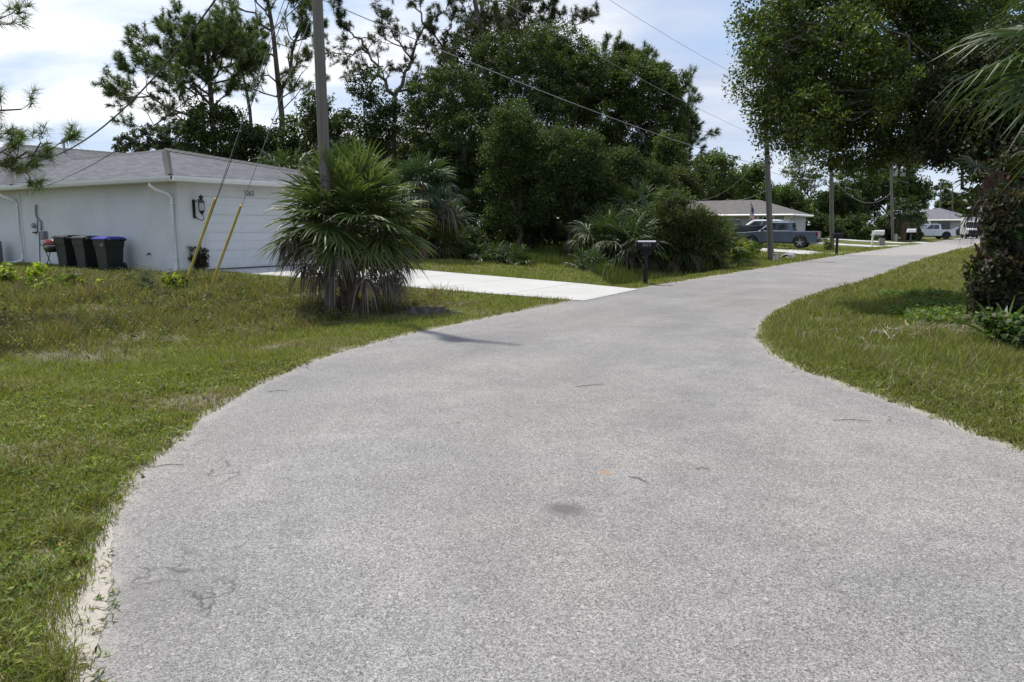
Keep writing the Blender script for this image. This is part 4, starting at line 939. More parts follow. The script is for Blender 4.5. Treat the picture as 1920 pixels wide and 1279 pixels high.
T('oak_tree', 'tall vine hung oak behind the snaking pine, filling the wood left of centre', 'tree', 900, 47, px_lobes([(880, 110, 55, 60, 0), (925, 60, 50, 60, .5), (850, 170, 55, 55, .4), (920, 150, 60, 60, 0), (975, 60, 45, 60, .6), (890, 250, 80, 60, 0), (800, 250, 60, 50, .5), (760, 290, 60, 50, .4), (690, 290, 60, 45, .6), (830, 330, 80, 50, 0)], 47), 820, 62, .16, .075, DARKS, r0=.25)
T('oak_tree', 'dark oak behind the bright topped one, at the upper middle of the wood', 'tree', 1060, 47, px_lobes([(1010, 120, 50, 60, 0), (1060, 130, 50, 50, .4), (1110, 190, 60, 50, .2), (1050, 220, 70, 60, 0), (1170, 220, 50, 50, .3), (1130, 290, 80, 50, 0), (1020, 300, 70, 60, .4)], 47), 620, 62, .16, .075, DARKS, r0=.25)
# low fill of the wood, bush by bush
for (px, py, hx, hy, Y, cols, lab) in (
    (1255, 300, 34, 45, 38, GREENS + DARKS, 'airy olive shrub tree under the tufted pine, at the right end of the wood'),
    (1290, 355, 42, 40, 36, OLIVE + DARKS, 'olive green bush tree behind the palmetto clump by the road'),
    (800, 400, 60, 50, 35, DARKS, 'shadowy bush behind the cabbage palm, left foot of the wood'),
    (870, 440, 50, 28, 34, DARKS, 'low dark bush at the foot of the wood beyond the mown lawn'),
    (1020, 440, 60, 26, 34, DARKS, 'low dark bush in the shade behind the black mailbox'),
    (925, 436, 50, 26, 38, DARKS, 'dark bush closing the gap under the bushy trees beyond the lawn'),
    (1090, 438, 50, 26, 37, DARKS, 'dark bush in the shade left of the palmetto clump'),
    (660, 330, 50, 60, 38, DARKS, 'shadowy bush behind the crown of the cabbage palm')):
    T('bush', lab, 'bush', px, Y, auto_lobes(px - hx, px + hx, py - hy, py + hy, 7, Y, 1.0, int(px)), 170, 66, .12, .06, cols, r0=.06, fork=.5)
sb = gb(818, 27.5)
T('bush', 'yellow green feathery bush behind the cabbage palm', 'bush', 818, 27.5, px_lobes([(785, 432, 34, 15, 0), (825, 436, 32, 14, 0), (800, 442, 40, 14, .3), (846, 440, 18, 14, .2)], 27.5), 120, 46, .085, .03, [(.12, .13, .022), (.10, .115, .025), (.07, .085, .022)], r0=.03, cr=.24)
# dim ground-level wood mass far inside, closes the view under the crowns
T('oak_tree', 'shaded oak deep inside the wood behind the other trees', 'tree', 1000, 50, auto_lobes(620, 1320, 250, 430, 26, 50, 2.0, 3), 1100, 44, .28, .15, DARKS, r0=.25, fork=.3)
# palms of the wood
palm('cabbage_palm', 'blue green fan palm at the left edge of the wood, above the cabbage palm', 'palm', gb(792, 27.5), 2.7, 30, 0.8, 0.8, [(0.04, 0.07, 0.036), (.048, .08, .04), (.03, .055, .026)], 7, .15, (0, 0), None, nseg=26, el=(1.4, -.5), wseg=.075)
palm('cabbage_palm', 'dim fan palm below the blue green one, behind the cabbage palm', 'palm', gb(815, 29), 1.3, 24, 0.9, 0.85, FRD, 4, .15, (0, 0), None, nseg=24, el=(1.3, -.4), wseg=.08)
palm('cabbage_palm', 'fan palm behind the garage roof, left of the utility pole', 'palm', gb(545, 31), 3.2, 26, 0.9, 0.9, FRD + FR[2:3], 6, .15, (0, 0), None, nseg=24, el=(1.4, -.5), wseg=.08)
palm('cabbage_palm', 'fan palm with brown skirt behind the crown of the cabbage palm', 'palm', gb(650, 27), 3.1, 26, 0.8, 0.8, FRD + FR[1:2], 7, .15, (0, 0), None, nseg=24, el=(1.4, -.5), wseg=.08)
PM = [(0.04, 0.068, 0.024), (0.03, 0.05, 0.019), (0.052, 0.08, 0.025)]
for (px, Y, h, nf, R_, nd, lab) in (
    (1135, 29.0, 1.0, 24, .8, 8, 'dark fan palm at the left of the palmetto clump by the road'),
    (1182, 28.0, .95, 22, .8, 9, 'fan palm with pale drooping dead leaves behind the black mailbox'),
    (1225, 29.6, 1.6, 26, .85, 7, 'tall dark fan palm in the middle of the palmetto clump'),
    (1268, 29.0, 1.35, 26, .85, 6, 'olive fan palm in the right half of the palmetto clump'),
    (1300, 30.2, 1.15, 30, .9, 5, 'sunlit yellow green fan palm at the road end of the palmetto clump'),
    (1350, 30.4, .8, 20, .85, 3, 'low fan palm at the right tip of the palmetto clump'),
    (1200, 32.0, 2.3, 24, .9, 6, 'fan palm standing behind the palmetto clump under the oaks')):
    cols = [(0.085, 0.115, 0.028), (.1, .13, .03), (.06, .09, .025)] if 'sunlit' in lab or 'low' in lab else PM
    palm('fan_palm', lab, 'palm', gb(px, Y), h, nf, .7, R_, cols, nd, .12, (0, 0), 'palmetto clump by the road', nseg=30, el=(1.5, -.35), wseg=.06, droop=.42)
T('bush', 'dense olive green shrub filling the road end of the palmetto clump', 'bush', 1315, 28, px_lobes([(1290, 408, 36, 34, 0), (1335, 428, 32, 30, .2), (1258, 392, 34, 34, .4), (1270, 425, 34, 36, .2), (1345, 440, 28, 26, 0), (1310, 445, 40, 24, 0), (1235, 440, 34, 26, .4)], 28), 330, 60, .17, .028, [(.085, .11, .03), (.07, .095, .026), (.055, .075, .024)], r0=.05, cr=.34, under=.9)
T('bush', 'dark shrub filling the left half of the palmetto clump behind the black mailbox', 'bush', 1160, 31, px_lobes([(1140, 420, 36, 34, 0), (1185, 420, 36, 36, .2), (1110, 435, 30, 26, .2), (1215, 430, 30, 30, .3)], 31), 170, 60, .15, .03, DARKS, r0=.05, cr=.34, under=.9)
for (px, Y, lab) in ((925, 27.5, 'small saw palmetto at the dark foot of the wood'), (965, 27.0, 'light green saw palmetto in the tall grass at the foot of the wood'), (1105, 26.5, 'small palmetto in the shade left of the palmetto clump'), (885, 28.5, 'low palmetto near the yellow green bush')):
    palm('saw_palmetto', lab, 'palmetto', gb(px, Y), 0.1, 13, .5, .5, PM, 0, .06, (0, 0), None, nseg=18, el=(1.35, .1), wseg=.1, droop=.35)
# ------------------------------------------------------------------ right-hand side: overhanging oak, thicket, palms
Y = 15.5
OAKC = [(0.06, 0.095, 0.022), (0.08, 0.115, 0.024), (0.125, 0.16, 0.03), (0.045, 0.07, 0.02)]
ol = px_lobes([(1440, 40, 55, 60, 0), (1435, 150, 50, 60, .4), (1455, 215, 40, 35, 0), (1500, 60, 70, 70, 1), (1500, 170, 60, 60, -.5), (1520, 250, 50, 40, 0), (1580, 100, 70, 80, -.6), (1590, 220, 60, 55, .4), (1650, 50, 80, 80, 1), (1660, 160, 60, 65, -1.0), (1690, 235, 60, 45, 0),
                (1740, 90, 80, 80, .6), (1745, 220, 60, 50, -.3), (1620, -60, 160, 70, .5), (1780, 10, 90, 80, .6), (1790, 290, 40, 26, -.2), (1840, 180, 80, 90, 1), (1760, -80, 150, 80, 2), (1880, 60, 90, 90, 2), (1560, 285, 40, 30, .5), (1425, 95, 30, 34, -.5), (1470, 255, 40, 32, .2), (1625, 290, 50, 34, .2), (1690, 290, 48, 30, .6), (1530, 215, 50, 45, -1), (1600, 170, 60, 60, 1.2), (1480, 110, 50, 60, .8)], Y, .9)
tree('live_oak', 'large live oak overhanging the road from the right verge', 'tree', gb(1985, 16.6), ol, 2500, 66, .078, .038, OAKC, r0=.2, cr=.30, leaf='oakleaf', forkpt=P(1960, 150, 16.6), limbk=.2, under=.95, clumptint=.3)
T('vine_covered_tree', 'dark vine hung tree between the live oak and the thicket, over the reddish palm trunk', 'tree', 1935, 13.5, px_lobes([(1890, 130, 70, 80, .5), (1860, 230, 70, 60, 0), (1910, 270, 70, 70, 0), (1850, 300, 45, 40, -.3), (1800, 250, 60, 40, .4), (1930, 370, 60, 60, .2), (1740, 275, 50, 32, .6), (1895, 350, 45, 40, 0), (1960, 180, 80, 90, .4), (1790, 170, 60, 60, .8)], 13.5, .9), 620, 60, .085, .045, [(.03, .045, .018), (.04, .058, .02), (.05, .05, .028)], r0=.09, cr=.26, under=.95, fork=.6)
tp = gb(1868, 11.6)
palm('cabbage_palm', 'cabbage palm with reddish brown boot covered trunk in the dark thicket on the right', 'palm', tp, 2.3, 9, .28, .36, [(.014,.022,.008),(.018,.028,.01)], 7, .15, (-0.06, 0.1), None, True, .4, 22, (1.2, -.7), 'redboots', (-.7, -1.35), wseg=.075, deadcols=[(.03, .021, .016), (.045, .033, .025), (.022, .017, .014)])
rp = gb(2145, 6.8); 
azs = []
for a, e in ((3.25, -.42), (3.15, .42), (2.75, .8), (3.75, .5), (2.5, .25), (3.15, 1.15), (4.0, .9), (2.1, .7), (4.4, .9), (1.9, .9), (4.3, .1), (1.7, .1), (4.9, .6), (5.6, .3), (.2, .5), (.9, .3), (1.3, .9), (5.2, 1.1), (.3, -.4), (1.35, -.4), (.6, 1.1), (2.85, .05)): azs.append((a, e))
palm('cabbage_palm', 'close cabbage palm whose glossy fronds reach into the top right corner', 'palm', rp, 3.25, len(azs), .92, .86, [(0.034, 0.062, 0.02), (.044, .075, .022), (.03, .054, .02)], 0, .18, (0, 0), None, True, .5, 46, azs=azs, wseg=.042, pet=.012)
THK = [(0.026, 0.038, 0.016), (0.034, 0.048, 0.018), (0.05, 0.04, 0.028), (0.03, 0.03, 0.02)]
Y = 11.3
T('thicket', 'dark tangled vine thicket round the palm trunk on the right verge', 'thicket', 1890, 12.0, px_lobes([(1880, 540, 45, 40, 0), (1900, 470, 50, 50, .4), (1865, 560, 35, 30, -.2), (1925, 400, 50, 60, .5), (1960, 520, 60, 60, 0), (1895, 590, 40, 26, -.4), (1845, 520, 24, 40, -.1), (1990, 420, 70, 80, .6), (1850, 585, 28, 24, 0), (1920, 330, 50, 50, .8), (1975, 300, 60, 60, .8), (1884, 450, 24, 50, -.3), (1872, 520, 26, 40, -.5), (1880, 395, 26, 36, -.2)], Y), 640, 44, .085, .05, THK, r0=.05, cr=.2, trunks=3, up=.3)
T('vine', 'bright leafy vine creeping at the foot of the dark thicket', 'vine', 1895, 9.2, px_lobes([(1880, 605, 26, 12, 0), (1905, 620, 24, 16, -.2), (1925, 640, 26, 18, -.4), (1850, 600, 18, 10, .2)], 9.2), 60, 34, .07, .05, [(.06, .10, .025), (.08, .13, .03), (.05, .08, .03)], r0=.012, cr=.14, limbs=False, up=1.0)
palm('palmetto_seedling', 'small spiky palmetto seedling at the foot of the thicket', 'palmetto', gb(1898, 9.6), .04, 9, .18, .42, [(.05, .09, .025), (.065, .11, .03)], 0, .03, (0, 0), None, nseg=9, el=(1.45, .5), wseg=.13, droop=.2)
# dead log end in the verge
# ------------------------------------------------------------------ pine branch at the left edge, its trunk stands just outside the view
Y = 12.5
pine('young long needled pine reaching in from the left edge of the view', gb(-170, Y), [gb(-170, Y)] + pl(((-168, 300), (-160, 200), (-165, 60), (-160, -40)), Y),
     [lim((-165, 330), (30, 298), Y, 0, 0, .035), lim((30, 298), (128, 262), Y, 0, -.2, .018), lim((-162, 220), (40, 205), Y, 0, .2, .03), lim((-20, 300), (62, 345), Y, 0, -.1, .02), lim((-160, 60), (12, 30), Y, 0, .2, .025), lim((-100, 260), (20, 250), Y, 0, .5, .022), lim((-162, 150), (-40, 120), Y, 0, .5, .03), lim((-162, 200), (-250, 150), Y, 0, .5, .03), lim((-162, 60), (-260, 0), Y, 0, .8, .03), lim((-160, 20), (-110, -90), Y, 0, -.8, .03), lim((-160, -20), (-200, -130), Y, 0, .3, .03), lim((-164, 260), (-240, 230), Y, 0, -1.2, .03), lim((-162, 120), (-180, 60), Y, 0, 1.5, .03)],
     r0=.11, n=40, Ln=.24, wn=.010, maxlev=1, kids=(2, 3), group=None, cols=[(.09, .13, .035), (.11, .15, .04), (.07, .10, .035)], dead=.45)
# ------------------------------------------------------------------ farther trees along the road
def far(name, label, px0, px1, py0, py1, Y, n, nc, cols, seed, L=.3, per=36, base=None, group=None, inner=.45):
    T(name, label, 'tree', (px0 + px1) / 2, Y, auto_lobes(px0, px1, py0, py1, n, Y, 2.5, seed), nc, per, L, L * .5, cols, r0=.2, cr=.6, fork=.35, group=group, inner=inner)
far('oak_tree', 'leafy green oak behind the left end of the grey house', 1290, 1400, 285, 420, 74, 9, 330, GREENS + OLIVE[:1], 21)
far('oak_tree', 'wide green oak behind the right end of the grey house', 1370, 1460, 300, 425, 78, 9, 300, GREENS + DARKS[:1], 22)
far('oak_tree', 'low green oak between the grey house and the dark roadside trees', 1440, 1530, 345, 440, 80, 8, 260, GREENS + DARKS, 23)
far('slender_tree', 'airy tall tree with see through crown between two utility poles', 1462, 1555, 275, 385, 86, 14, 150, GREENS + OLIVE, 24, .26, 26, inner=.2)
far('oak_tree', 'dark massive oak above the white mailbox', 1560, 1690, 270, 440, 90, 12, 480, DARKS + GREENS[:1], 25)
far('oak_tree', 'dark broad tree in deep shade, left of the massive oak', 1520, 1620, 340, 445, 86, 9, 340, DARKS, 26)
far('oak_tree', 'dark rounded tree at the right end of the roadside trees', 1670, 1750, 330, 445, 94, 9, 330, DARKS + GREENS[:1], 27)
far('oak_tree', 'mid green oak rising behind the massive oak', 1600, 1720, 255, 380, 95, 10, 330, GREENS + OLIVE, 28)
palm('cabbage_palm', 'dim brownish fan palm in front of the dark roadside trees', 'palm', gb(1695, 80), 3.2, 26, 1.2, 1.1, FRD, 10, .2, (0, 0), None, nseg=16, wseg=.14)
far('oak_tree', 'hazy green oak beyond the far grey roofed house', 1730, 1800, 345, 425, 165, 8, 240, GREENS + GREY, 29, .5)
far('oak_tree', 'distant leafy oak at the end of the road', 1780, 1860, 355, 430, 175, 8, 240, GREENS + OLIVE, 30, .5)
far('oak_tree', 'small pale green tree right of the far house', 1775, 1830, 400, 438, 122, 6, 140, GREENS + GREY, 31, .35)
far('oak_tree', 'distant oak to the right of the road end', 1850, 1960, 330, 440, 120, 9, 280, GREENS + DARKS, 32, .4)
far('oak_tree', 'distant oak far behind the right hand thicket', 1930, 2080, 290, 440, 90, 9, 300, GREENS + DARKS, 33, .35)
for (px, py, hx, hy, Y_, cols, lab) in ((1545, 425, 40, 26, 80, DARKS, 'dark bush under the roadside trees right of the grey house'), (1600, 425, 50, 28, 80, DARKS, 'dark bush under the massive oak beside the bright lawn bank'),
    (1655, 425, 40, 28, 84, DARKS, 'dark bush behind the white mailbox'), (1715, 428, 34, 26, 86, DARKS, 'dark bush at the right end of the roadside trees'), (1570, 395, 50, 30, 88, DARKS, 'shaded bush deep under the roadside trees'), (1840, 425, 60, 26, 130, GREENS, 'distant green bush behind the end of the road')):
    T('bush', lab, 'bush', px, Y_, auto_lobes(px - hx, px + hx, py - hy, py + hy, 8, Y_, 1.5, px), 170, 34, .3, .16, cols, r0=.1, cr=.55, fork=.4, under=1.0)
# ------------------------------------------------------------------ small plants
def plant(name, label, cat, px, py, w, h, nc, per, L, Wd, cols, cr=.1, stems=5, up=.8, group=None, leaf='leaf'):
    b = GP(px, py); root = empty(name, b, 0, label, cat, group); g = Geo(); cc = []
    for k in range(stems):
        e = np.array([rng.uniform(-w, w) / 2, rng.uniform(-w, w) * .4, h * rng.uniform(.55, .95)]); p = wander([e[0] * .3, e[1] * .3, -.03], e, 5, .06); g.tube(p, np.linspace(.009, .003, 5), 4)
        for q in range(nc): t = rng.uniform(.25, 1); cc.append(p[0] + (e - p[0]) * t + rng.normal(0, .04, 3))
    g.obj('stem', M['twig'], root); cc = np.array(cc); g = Geo(); leaf_cloud(g, cc, cr, per, L, Wd, cols, up); g.obj('foliage', M[leaf], root); return root
plant('weed_plant', 'bright lime green creeper mound at the left edge of the weedy lot', 'weed', 20, 541, 1.1, .55, 8, 20, .085, .07, LIME + OLIVE[:1], .15, 10)
plant('weed_plant', 'low lime green weed right of the creeper mound', 'weed', 82, 549, .8, .3, 6, 12, .07, .055, LIME + OLIVE, .1, 6)
plant('weed_plant', 'lime green weed in front of the bins', 'weed', 138, 545, .55, .5, 6, 12, .07, .055, LIME + OLIVE, .1, 5)
plant('weed_plant', 'small lime green weed left of the grey green weed', 'weed', 182, 541, .3, .2, 5, 10, .07, .05, LIME, .08, 4)
plant('weed_plant', 'tall grey green bushy weed by the end of the downspout', 'weed', 272, 545, .6, .52, 9, 12, .06, .014, [(.13, .15, .09), (.16, .18, .11), (.09, .11, .06)], .09, 12)
plant('weed_plant', 'yellow green weed at the foot of the left yellow guy guard', 'weed', 328, 546, .5, .4, 7, 12, .08, .05, LIME + OLIVE, .1, 6)
plant('weed_plant', 'dry twiggy weed in front of the dark lidded bins', 'weed', 150, 528, .6, .35, 4, 5, .05, .02, [(.2, .16, .12), (.26, .23, .18)], .08, 12)
plant('shrub', 'sparse dark shrub at the garage corner below the lantern', 'shrub', 375, 509, .5, .85, 12, 12, .07, .045, [(.045, .05, .025), (.06, .06, .03), (.09, .06, .04)], .09, 10)
plant('weed_plant', 'pale grass like weed clump at the corner of the wood near the blue truck', 'weed', 1412, 476, 1.2, .7, 7, 14, .16, .07, LIME + GREENS, .18, 9)
plant('leafy_shrub', 'bright broad leaved shrub on the bank left of the blue truck', 'shrub', 1395, 484, 1.6, .65, 7, 14, .18, .08, LIME + GREENS[1:], .2, 10)
plant('shrub', 'small green shrub at the tail of the blue pickup', 'shrub', 1551, 470, .6, .85, 6, 14, .12, .06, OLIVE + GREENS, .2, 6)
plant('shrub', 'light green shrub behind the bed of the blue pickup', 'shrub', 1518, 440, 1.4, 1.6, 7, 14, .16, .09, OLIVE + LIME[2:], .3, 7)
plant('weed_plant', 'dark sprig of weed at the tip of the right verge', 'weed', 1578, 543, .22, .17, 3, 6, .04, .02, DARKS, .05, 3)
# ------------------------------------------------------------------ utility poles and their wires
def pole(label, base, top, r0, r1, mat, group='wooden utility poles along the road'):
    base = np.array(base); root = empty('utility_pole', base, 0, label, 'utility pole', group)
    g = Geo(); n = 12; s = np.linspace(0, 1, n); tp = np.array(top) - base; pts = np.array([0, 0, -.4]) + (tp + [0, 0, .4]) * s[:, None]
    g.tube(pts, np.linspace(r0, r1, n), 14); g.obj('shaft', M[mat], root, True); return root
b1 = GP(621, 590); t1 = b1 + np.array([-.05, .0, 8.7])
p1 = pole('grey wooden utility pole rising behind the shaggy cabbage palm', b1, t1, .113, .08, 'polewood')
def transformer(root, off, s=1.0):
    g = Geo(); g.lathe([(.001, -.45 * s), (.2 * s, -.45 * s), (.22 * s, -.4 * s), (.22 * s, .35 * s), (.16 * s, .45 * s), (.05 * s, .48 * s), (.001, .48 * s)], off, 16); o = g.obj('transformer', M['galv'], root, True)
    g = Geo(); g.tube([np.array(off) + [0, 0, .45 * s], np.array(off) + [.04, 0, .75 * s]], .04 * s, 8); g.obj('bushing', M['greybox'], o)
def crossarm(root, z, half, d, mat='polewood2'):
    d = np.array([*d, 0]); g = Geo(); g.tube([d * -half + [0, 0, z], d * half + [0, 0, z]], .055, 4); o = g.obj('crossarm', M[mat], root)
    for k in (-.9, .9):
        g = Geo(); g.lathe([(.001, 0), (.03, 0), (.05, .04), (.03, .08), (.05, .12), (.001, .16)], d * half * k + [0, 0, z + .05], 10); g.obj('insulator', M['greybox'], o)
def insul(root, z): g = Geo(); g.lathe([(.001, 0), (.03, 0), (.05, .05), (.03, .1), (.05, .15), (.001, .2)], (0, 0, z), 10); g.obj('insulator', M['greybox'], root)
transformer(p1, (-.05, -.28, 7.6), .65); crossarm(p1, 8.35, .75, RNL); insul(p1, 8.7)
b2 = GP(1447, 490); t2 = P(1434, 175, b2[1]); p2 = pole('brown wooden utility pole beside a grey pedestal, left of the overhanging oak', b2, t2, .15, .10, 'polewood2'); insul(p2, t2[2] - b2[2]); zz = P(1436, 250, b2[1])[2] - b2[2]; transformer(p2, ((t2[0] - b2[0]) * zz / (t2[2] - b2[2]) + .30, -.05, zz), .75)
b3 = GP(1561, 469); t3 = P(1558, 262, b3[1]); p3 = pole('brown utility pole standing behind the blue pickup', b3, t3, .16, .11, 'polewood2'); insul(p3, t3[2] - b3[2])
b4 = GP(1675, 452); t4 = P(1670, 292, b4[1]); p4 = pole('thin utility pole carrying two pale transformers before the dark trees', b4, t4, .16, .12, 'polewood')
zt = P(1670, 322, b4[1])[2] - b4[2]; transformer(p4, (-.42, -.05, zt), 1.1); transformer(p4, (.42, -.05, zt), 1.1); insul(p4, t4[2] - b4[2])
b5 = GP(1763, 441); t5 = P(1764, 343, b5[1]); p5 = pole('dark utility pole in front of the far house', b5, t5, .17, .12, 'polewood2')
b6 = GP(1786.5, 438); t6 = P(1786, 350, b6[1]); p6 = pole('farthest utility pole right of the far house', b6, t6, .17, .12, 'polewood2'); insul(p5, t5[2] - b5[2]); insul(p6, t6[2] - b6[2])
def wire(label, p, q, sag, r, mat='wire', name='power_line', cat='cable', n=30, group='overhead lines'):
    p, q = np.array(p), np.array(q); s = np.linspace(0, 1, n); pts = p + (q - p) * s[:, None]; pts[:, 2] -= sag * 4 * s * (1 - s)
    g = Geo(); g.tube(pts, r, 5); return tag(g.obj(name, M[mat]), label, cat, group)
wire('highest power line from the near utility pole to the pole with the pedestal', t1 + [0, 0, .2], t2 + [0, 0, .2], .35, .006, 'wirelight')
wire('pale telephone line sagging in front of the dense trees', [b1[0], b1[1], 5.55], P(1437, 312, b2[1]), .28, .009, 'wirelight')
wire('middle power line crossing before the tops of the dense trees', [b1[0], b1[1], 7.3], P(1436, 262, b2[1]), .25, .006, 'wirelight')
wire('upper line between the pedestal pole and the pole behind the blue pickup', t2 + [0, 0, .2], t3 + [0, 0, .2], .3, .012, 'wirelight')
wire('lower line from the pedestal pole to the pole behind the blue pickup', P(1437, 320, b2[1]), P(1559, 333, b3[1]), .25, .011, 'wirelight')
wire('upper line running to the pole with two transformers', t3 + [0, 0, .1], t4 + [0, 0, .1], .3, .014, 'wirelight')
wire('sagging slack line between the pole behind the pickup and the transformer pole', P(1560, 333, b3[1]), P(1670, 362, b4[1]), 1.35, .014, 'wirelight')
wire('upper line beyond the transformer pole', P(1670, 333, b4[1]), P(1764, 352, b5[1]), .3, .014, 'wirelight')
wire('last stretch of line between the two farthest poles', t5, t6, .3, .02)
wire('service line from the pedestal pole to the grey house roof', P(1441, 355, b2[1]), P(1362, 374, 62), .25, .013, 'wirelight', 'service_line')
wire('faint service line from the pedestal pole over the oak behind the grey house', P(1436, 285, b2[1]), P(1300, 372, 58), .8, .011, 'wirelight', 'service_line')
hb, hz = bwall(70, 372); pt = W(-.45, hb, hz)
# service drop, twisted triplex: hangs to the house eave
wire('thick black service cable looping down to the side of the white house', [t1[0], t1[1], 7.9], W(-.3, bwall(66, 306)[0], P(66, 306, W(0, bwall(66, 306)[0], 0)[1])[2]), 1.2, .02, 'wire', 'service_cable')
wire('thin phone cable dropping in front of the garage roof to the side wall', [t1[0], t1[1], 5.7], W(-.46, bwall(110, 367)[0], EZ + .02), .42, .009, 'wire', 'phone_cable')
# guy wires with yellow guards
def guy(label, foot, img_top, r=.007, guard=None):
    foot = np.array(foot); root = empty('guy_wire', foot, 0, label, 'guy wire', 'guy wires of the near utility pole')
    # meets the pole where the image line does
    top = np.array([t1[0], t1[1], img_top]) - foot
    g = Geo(); g.tube([np.array([0, 0, -.1]), top], r, 6); g.obj('strand', M['galv' if guard else 'wire'], root)
    if guard:
        u = unit(top); g = Geo(); g.tube([u * .05, u * guard], .022, 8); g.obj('guard', M['guyguard'], root)
    g = Geo(); g.tube([(0, 0, -.1), (0, 0, .06)], .02, 6); g.obj('anchor_rod', M['galv'], root)
    return root
f1 = GP(343, 534); f2 = GP(393, 534); f3 = GP(353, 512)
guy('guy wire with the left yellow guard in front of the garage', f1, 6.9, .007, 2.45)
guy('guy wire with the right yellow guard in front of the garage door', f2, 5.5, .007, 2.45)
guy('bare dark guy wire between the two yellow guards', f3, 6.6, .009)
# ------------------------------------------------------------------ mailboxes
def mailbox(label, base, rz, box, post, h=1.02, s=1.0, style='plain', digits=None, flag=False):
    root = empty('mailbox', base, rz, label, 'mailbox', 'mailboxes along the road')
    # box long axis x, door at +x
    r = .095 * s; L = .50 * s; n = 10; th = np.linspace(0, math.pi, n); prof = [(-r, 0), ] + [] 
    ring = [(r * math.cos(t), .13 * s + r * math.sin(t)) for t in th]; ring = [(r, 0)] + ring + [(-r, 0)]; m = len(ring)
    def hull(x0, x1, k=1.0):
        V = [(x0, y * k, z * k) for y, z in ring] + [(x1, y * k, z * k) for y, z in ring]
        return V, [np.array([[i, (i + 1) % m, m + (i + 1) % m, m + i] for i in range(m)]), np.array([list(range(m))[::-1], list(range(m, 2 * m))])]
    g = Geo(); g.add(*hull(-L / 2, L / 2)); bx = g.obj('box', box, root, False, (0, 0, h)); fixn(bx)
    g = Geo(); g.add(*hull(L / 2 + .001, L / 2 + .018, 1.05)); d = g.obj('door', box, bx); fixn(d)
    if style == 'ornate':
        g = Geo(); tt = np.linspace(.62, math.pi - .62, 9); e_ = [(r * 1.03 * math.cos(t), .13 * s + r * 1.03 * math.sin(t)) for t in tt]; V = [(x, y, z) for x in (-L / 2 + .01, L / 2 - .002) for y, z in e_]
        g.add(V, np.array([[i, i + 1, 10 + i, 9 + i] for i in range(8)])); g.obj('sky_sheen_top', M['topsheen'], bx, True)  # pale arch laid over the black box to paint the sky's reflection
        g = Geo(); g.add(*hull(-L / 2 - .03, -L / 2 - .002, 1.06)); fixn(g.obj('back_plate', box, bx))
        g = Geo(); g.tube([(0, 0, -.1), (0, 0, .42)], [.062, .062], 4); g.tube([(0, 0, .40), (0, 0, h)], .05, 4); o = g.obj('post', post, root)
        g = Geo(); g.box((0, 0, .43), (.15, .15, .03)); g.box((0, 0, .47), (.12, .12, .03)); g.box((0, 0, .02), (.14, .14, .06)); bevel(g.obj('collar', post, o), .008, 1)
        g = Geo(); g.box((0, 0, h - .02), (.46, .14, .035)); g.box((0, 0, h - .10), (.30, .05, .14)); bevel(g.obj('bracket', post, root), .008, 1)
        # scroll ornament past the door
        g = Geo(); t_ = np.linspace(0, 5.2, 24); rr_ = np.linspace(.075, .018, 24)
        g.tube(np.stack([L / 2 + .075 + rr_ * np.cos(t_ + 2.4), 0 * t_, .17 + rr_ * np.sin(t_ + 2.4)], 1), .010, 5); g.tube([(L / 2 + .02, 0, -.02), (L / 2 + .06, 0, .0), (L / 2 + .10, 0, -.04)], .01, 5); g.obj('scroll', post, bx)
    else:
        tube_n = 4
        g = Geo(); g.box((0, 0, (h - .02) / 2 - .03), (.095 * s, .095 * s, h + .02)) if style == 'plain' else g.box((-.47, 0, (h + .28) / 2 - .03), (.1, .1, h + .30)); g.obj('post', post, root)
        g = Geo()
        if style == 'plain': g.box((0, 0, h - .02), (.4 * s, .12 * s, .03))
        else:
            g.box((-.12, 0, h - .045), (1.0, .09, .07)); g.box((-.47, 0, h + .285), (.13, .13, .03))
        g.obj('bracket', post, root)
    if flag: g = Geo(); g.box((.05, -r - .012, .16), (.02, .008, .16)); g.box((.09, -r - .012, .22), (.08, .008, .05)); g.obj('flag', M['red'] if flag == 'red' else M['galv'], bx)
    if digits:
        Md = Matrix(((1, 0, 0, -.005), (0, 0, -1, -r - .003), (0, 1, 0, .105), (0, 0, 0, 1)))
        text_mesh('number', digits, .115, M['digit'], bx, Md, .002)
    return root
RZ = math.atan2(RD[1], RD[0])
mb = GP(1210, 533)
M['topsheen'] = simple('painted_sky_sheen', (.50, .51, .53), (.42, .43, .45), .3, 6, met=.4)  # pale colour stands in for bright sky mirrored in glossy black enamel
mailbox('black ornate mailbox with painted sky sheen on its curved top, on a square post beside the driveway', mb, math.radians(-6), M['mailblack'], M['mailblack'], .98, 1.0, 'ornate', '5513')
m2 = GP(1568, 477.5); mailbox('plain black mailbox on a black post at the second driveway', m2, math.radians(4), M['mailblack'], M['mailblack'], .95, 1.15)
m3 = GP(1646, 463); mailbox('white mailbox hung beside a tall white post', m3, math.radians(-3), M['white'], M['white'], .98, 1.45, 'tall')
m4 = GP(1707, 456); mailbox('white mailbox on a thin dark post farther down the road', m4, math.radians(-5), M['white'], M['plastictrim'], 1.05, 1.5)
m5 = GP(1794.5, 443); mailbox('small white mailbox near the end of the road', m5, math.radians(50), M['white'], M['plastictrim'], .7, 2.4)
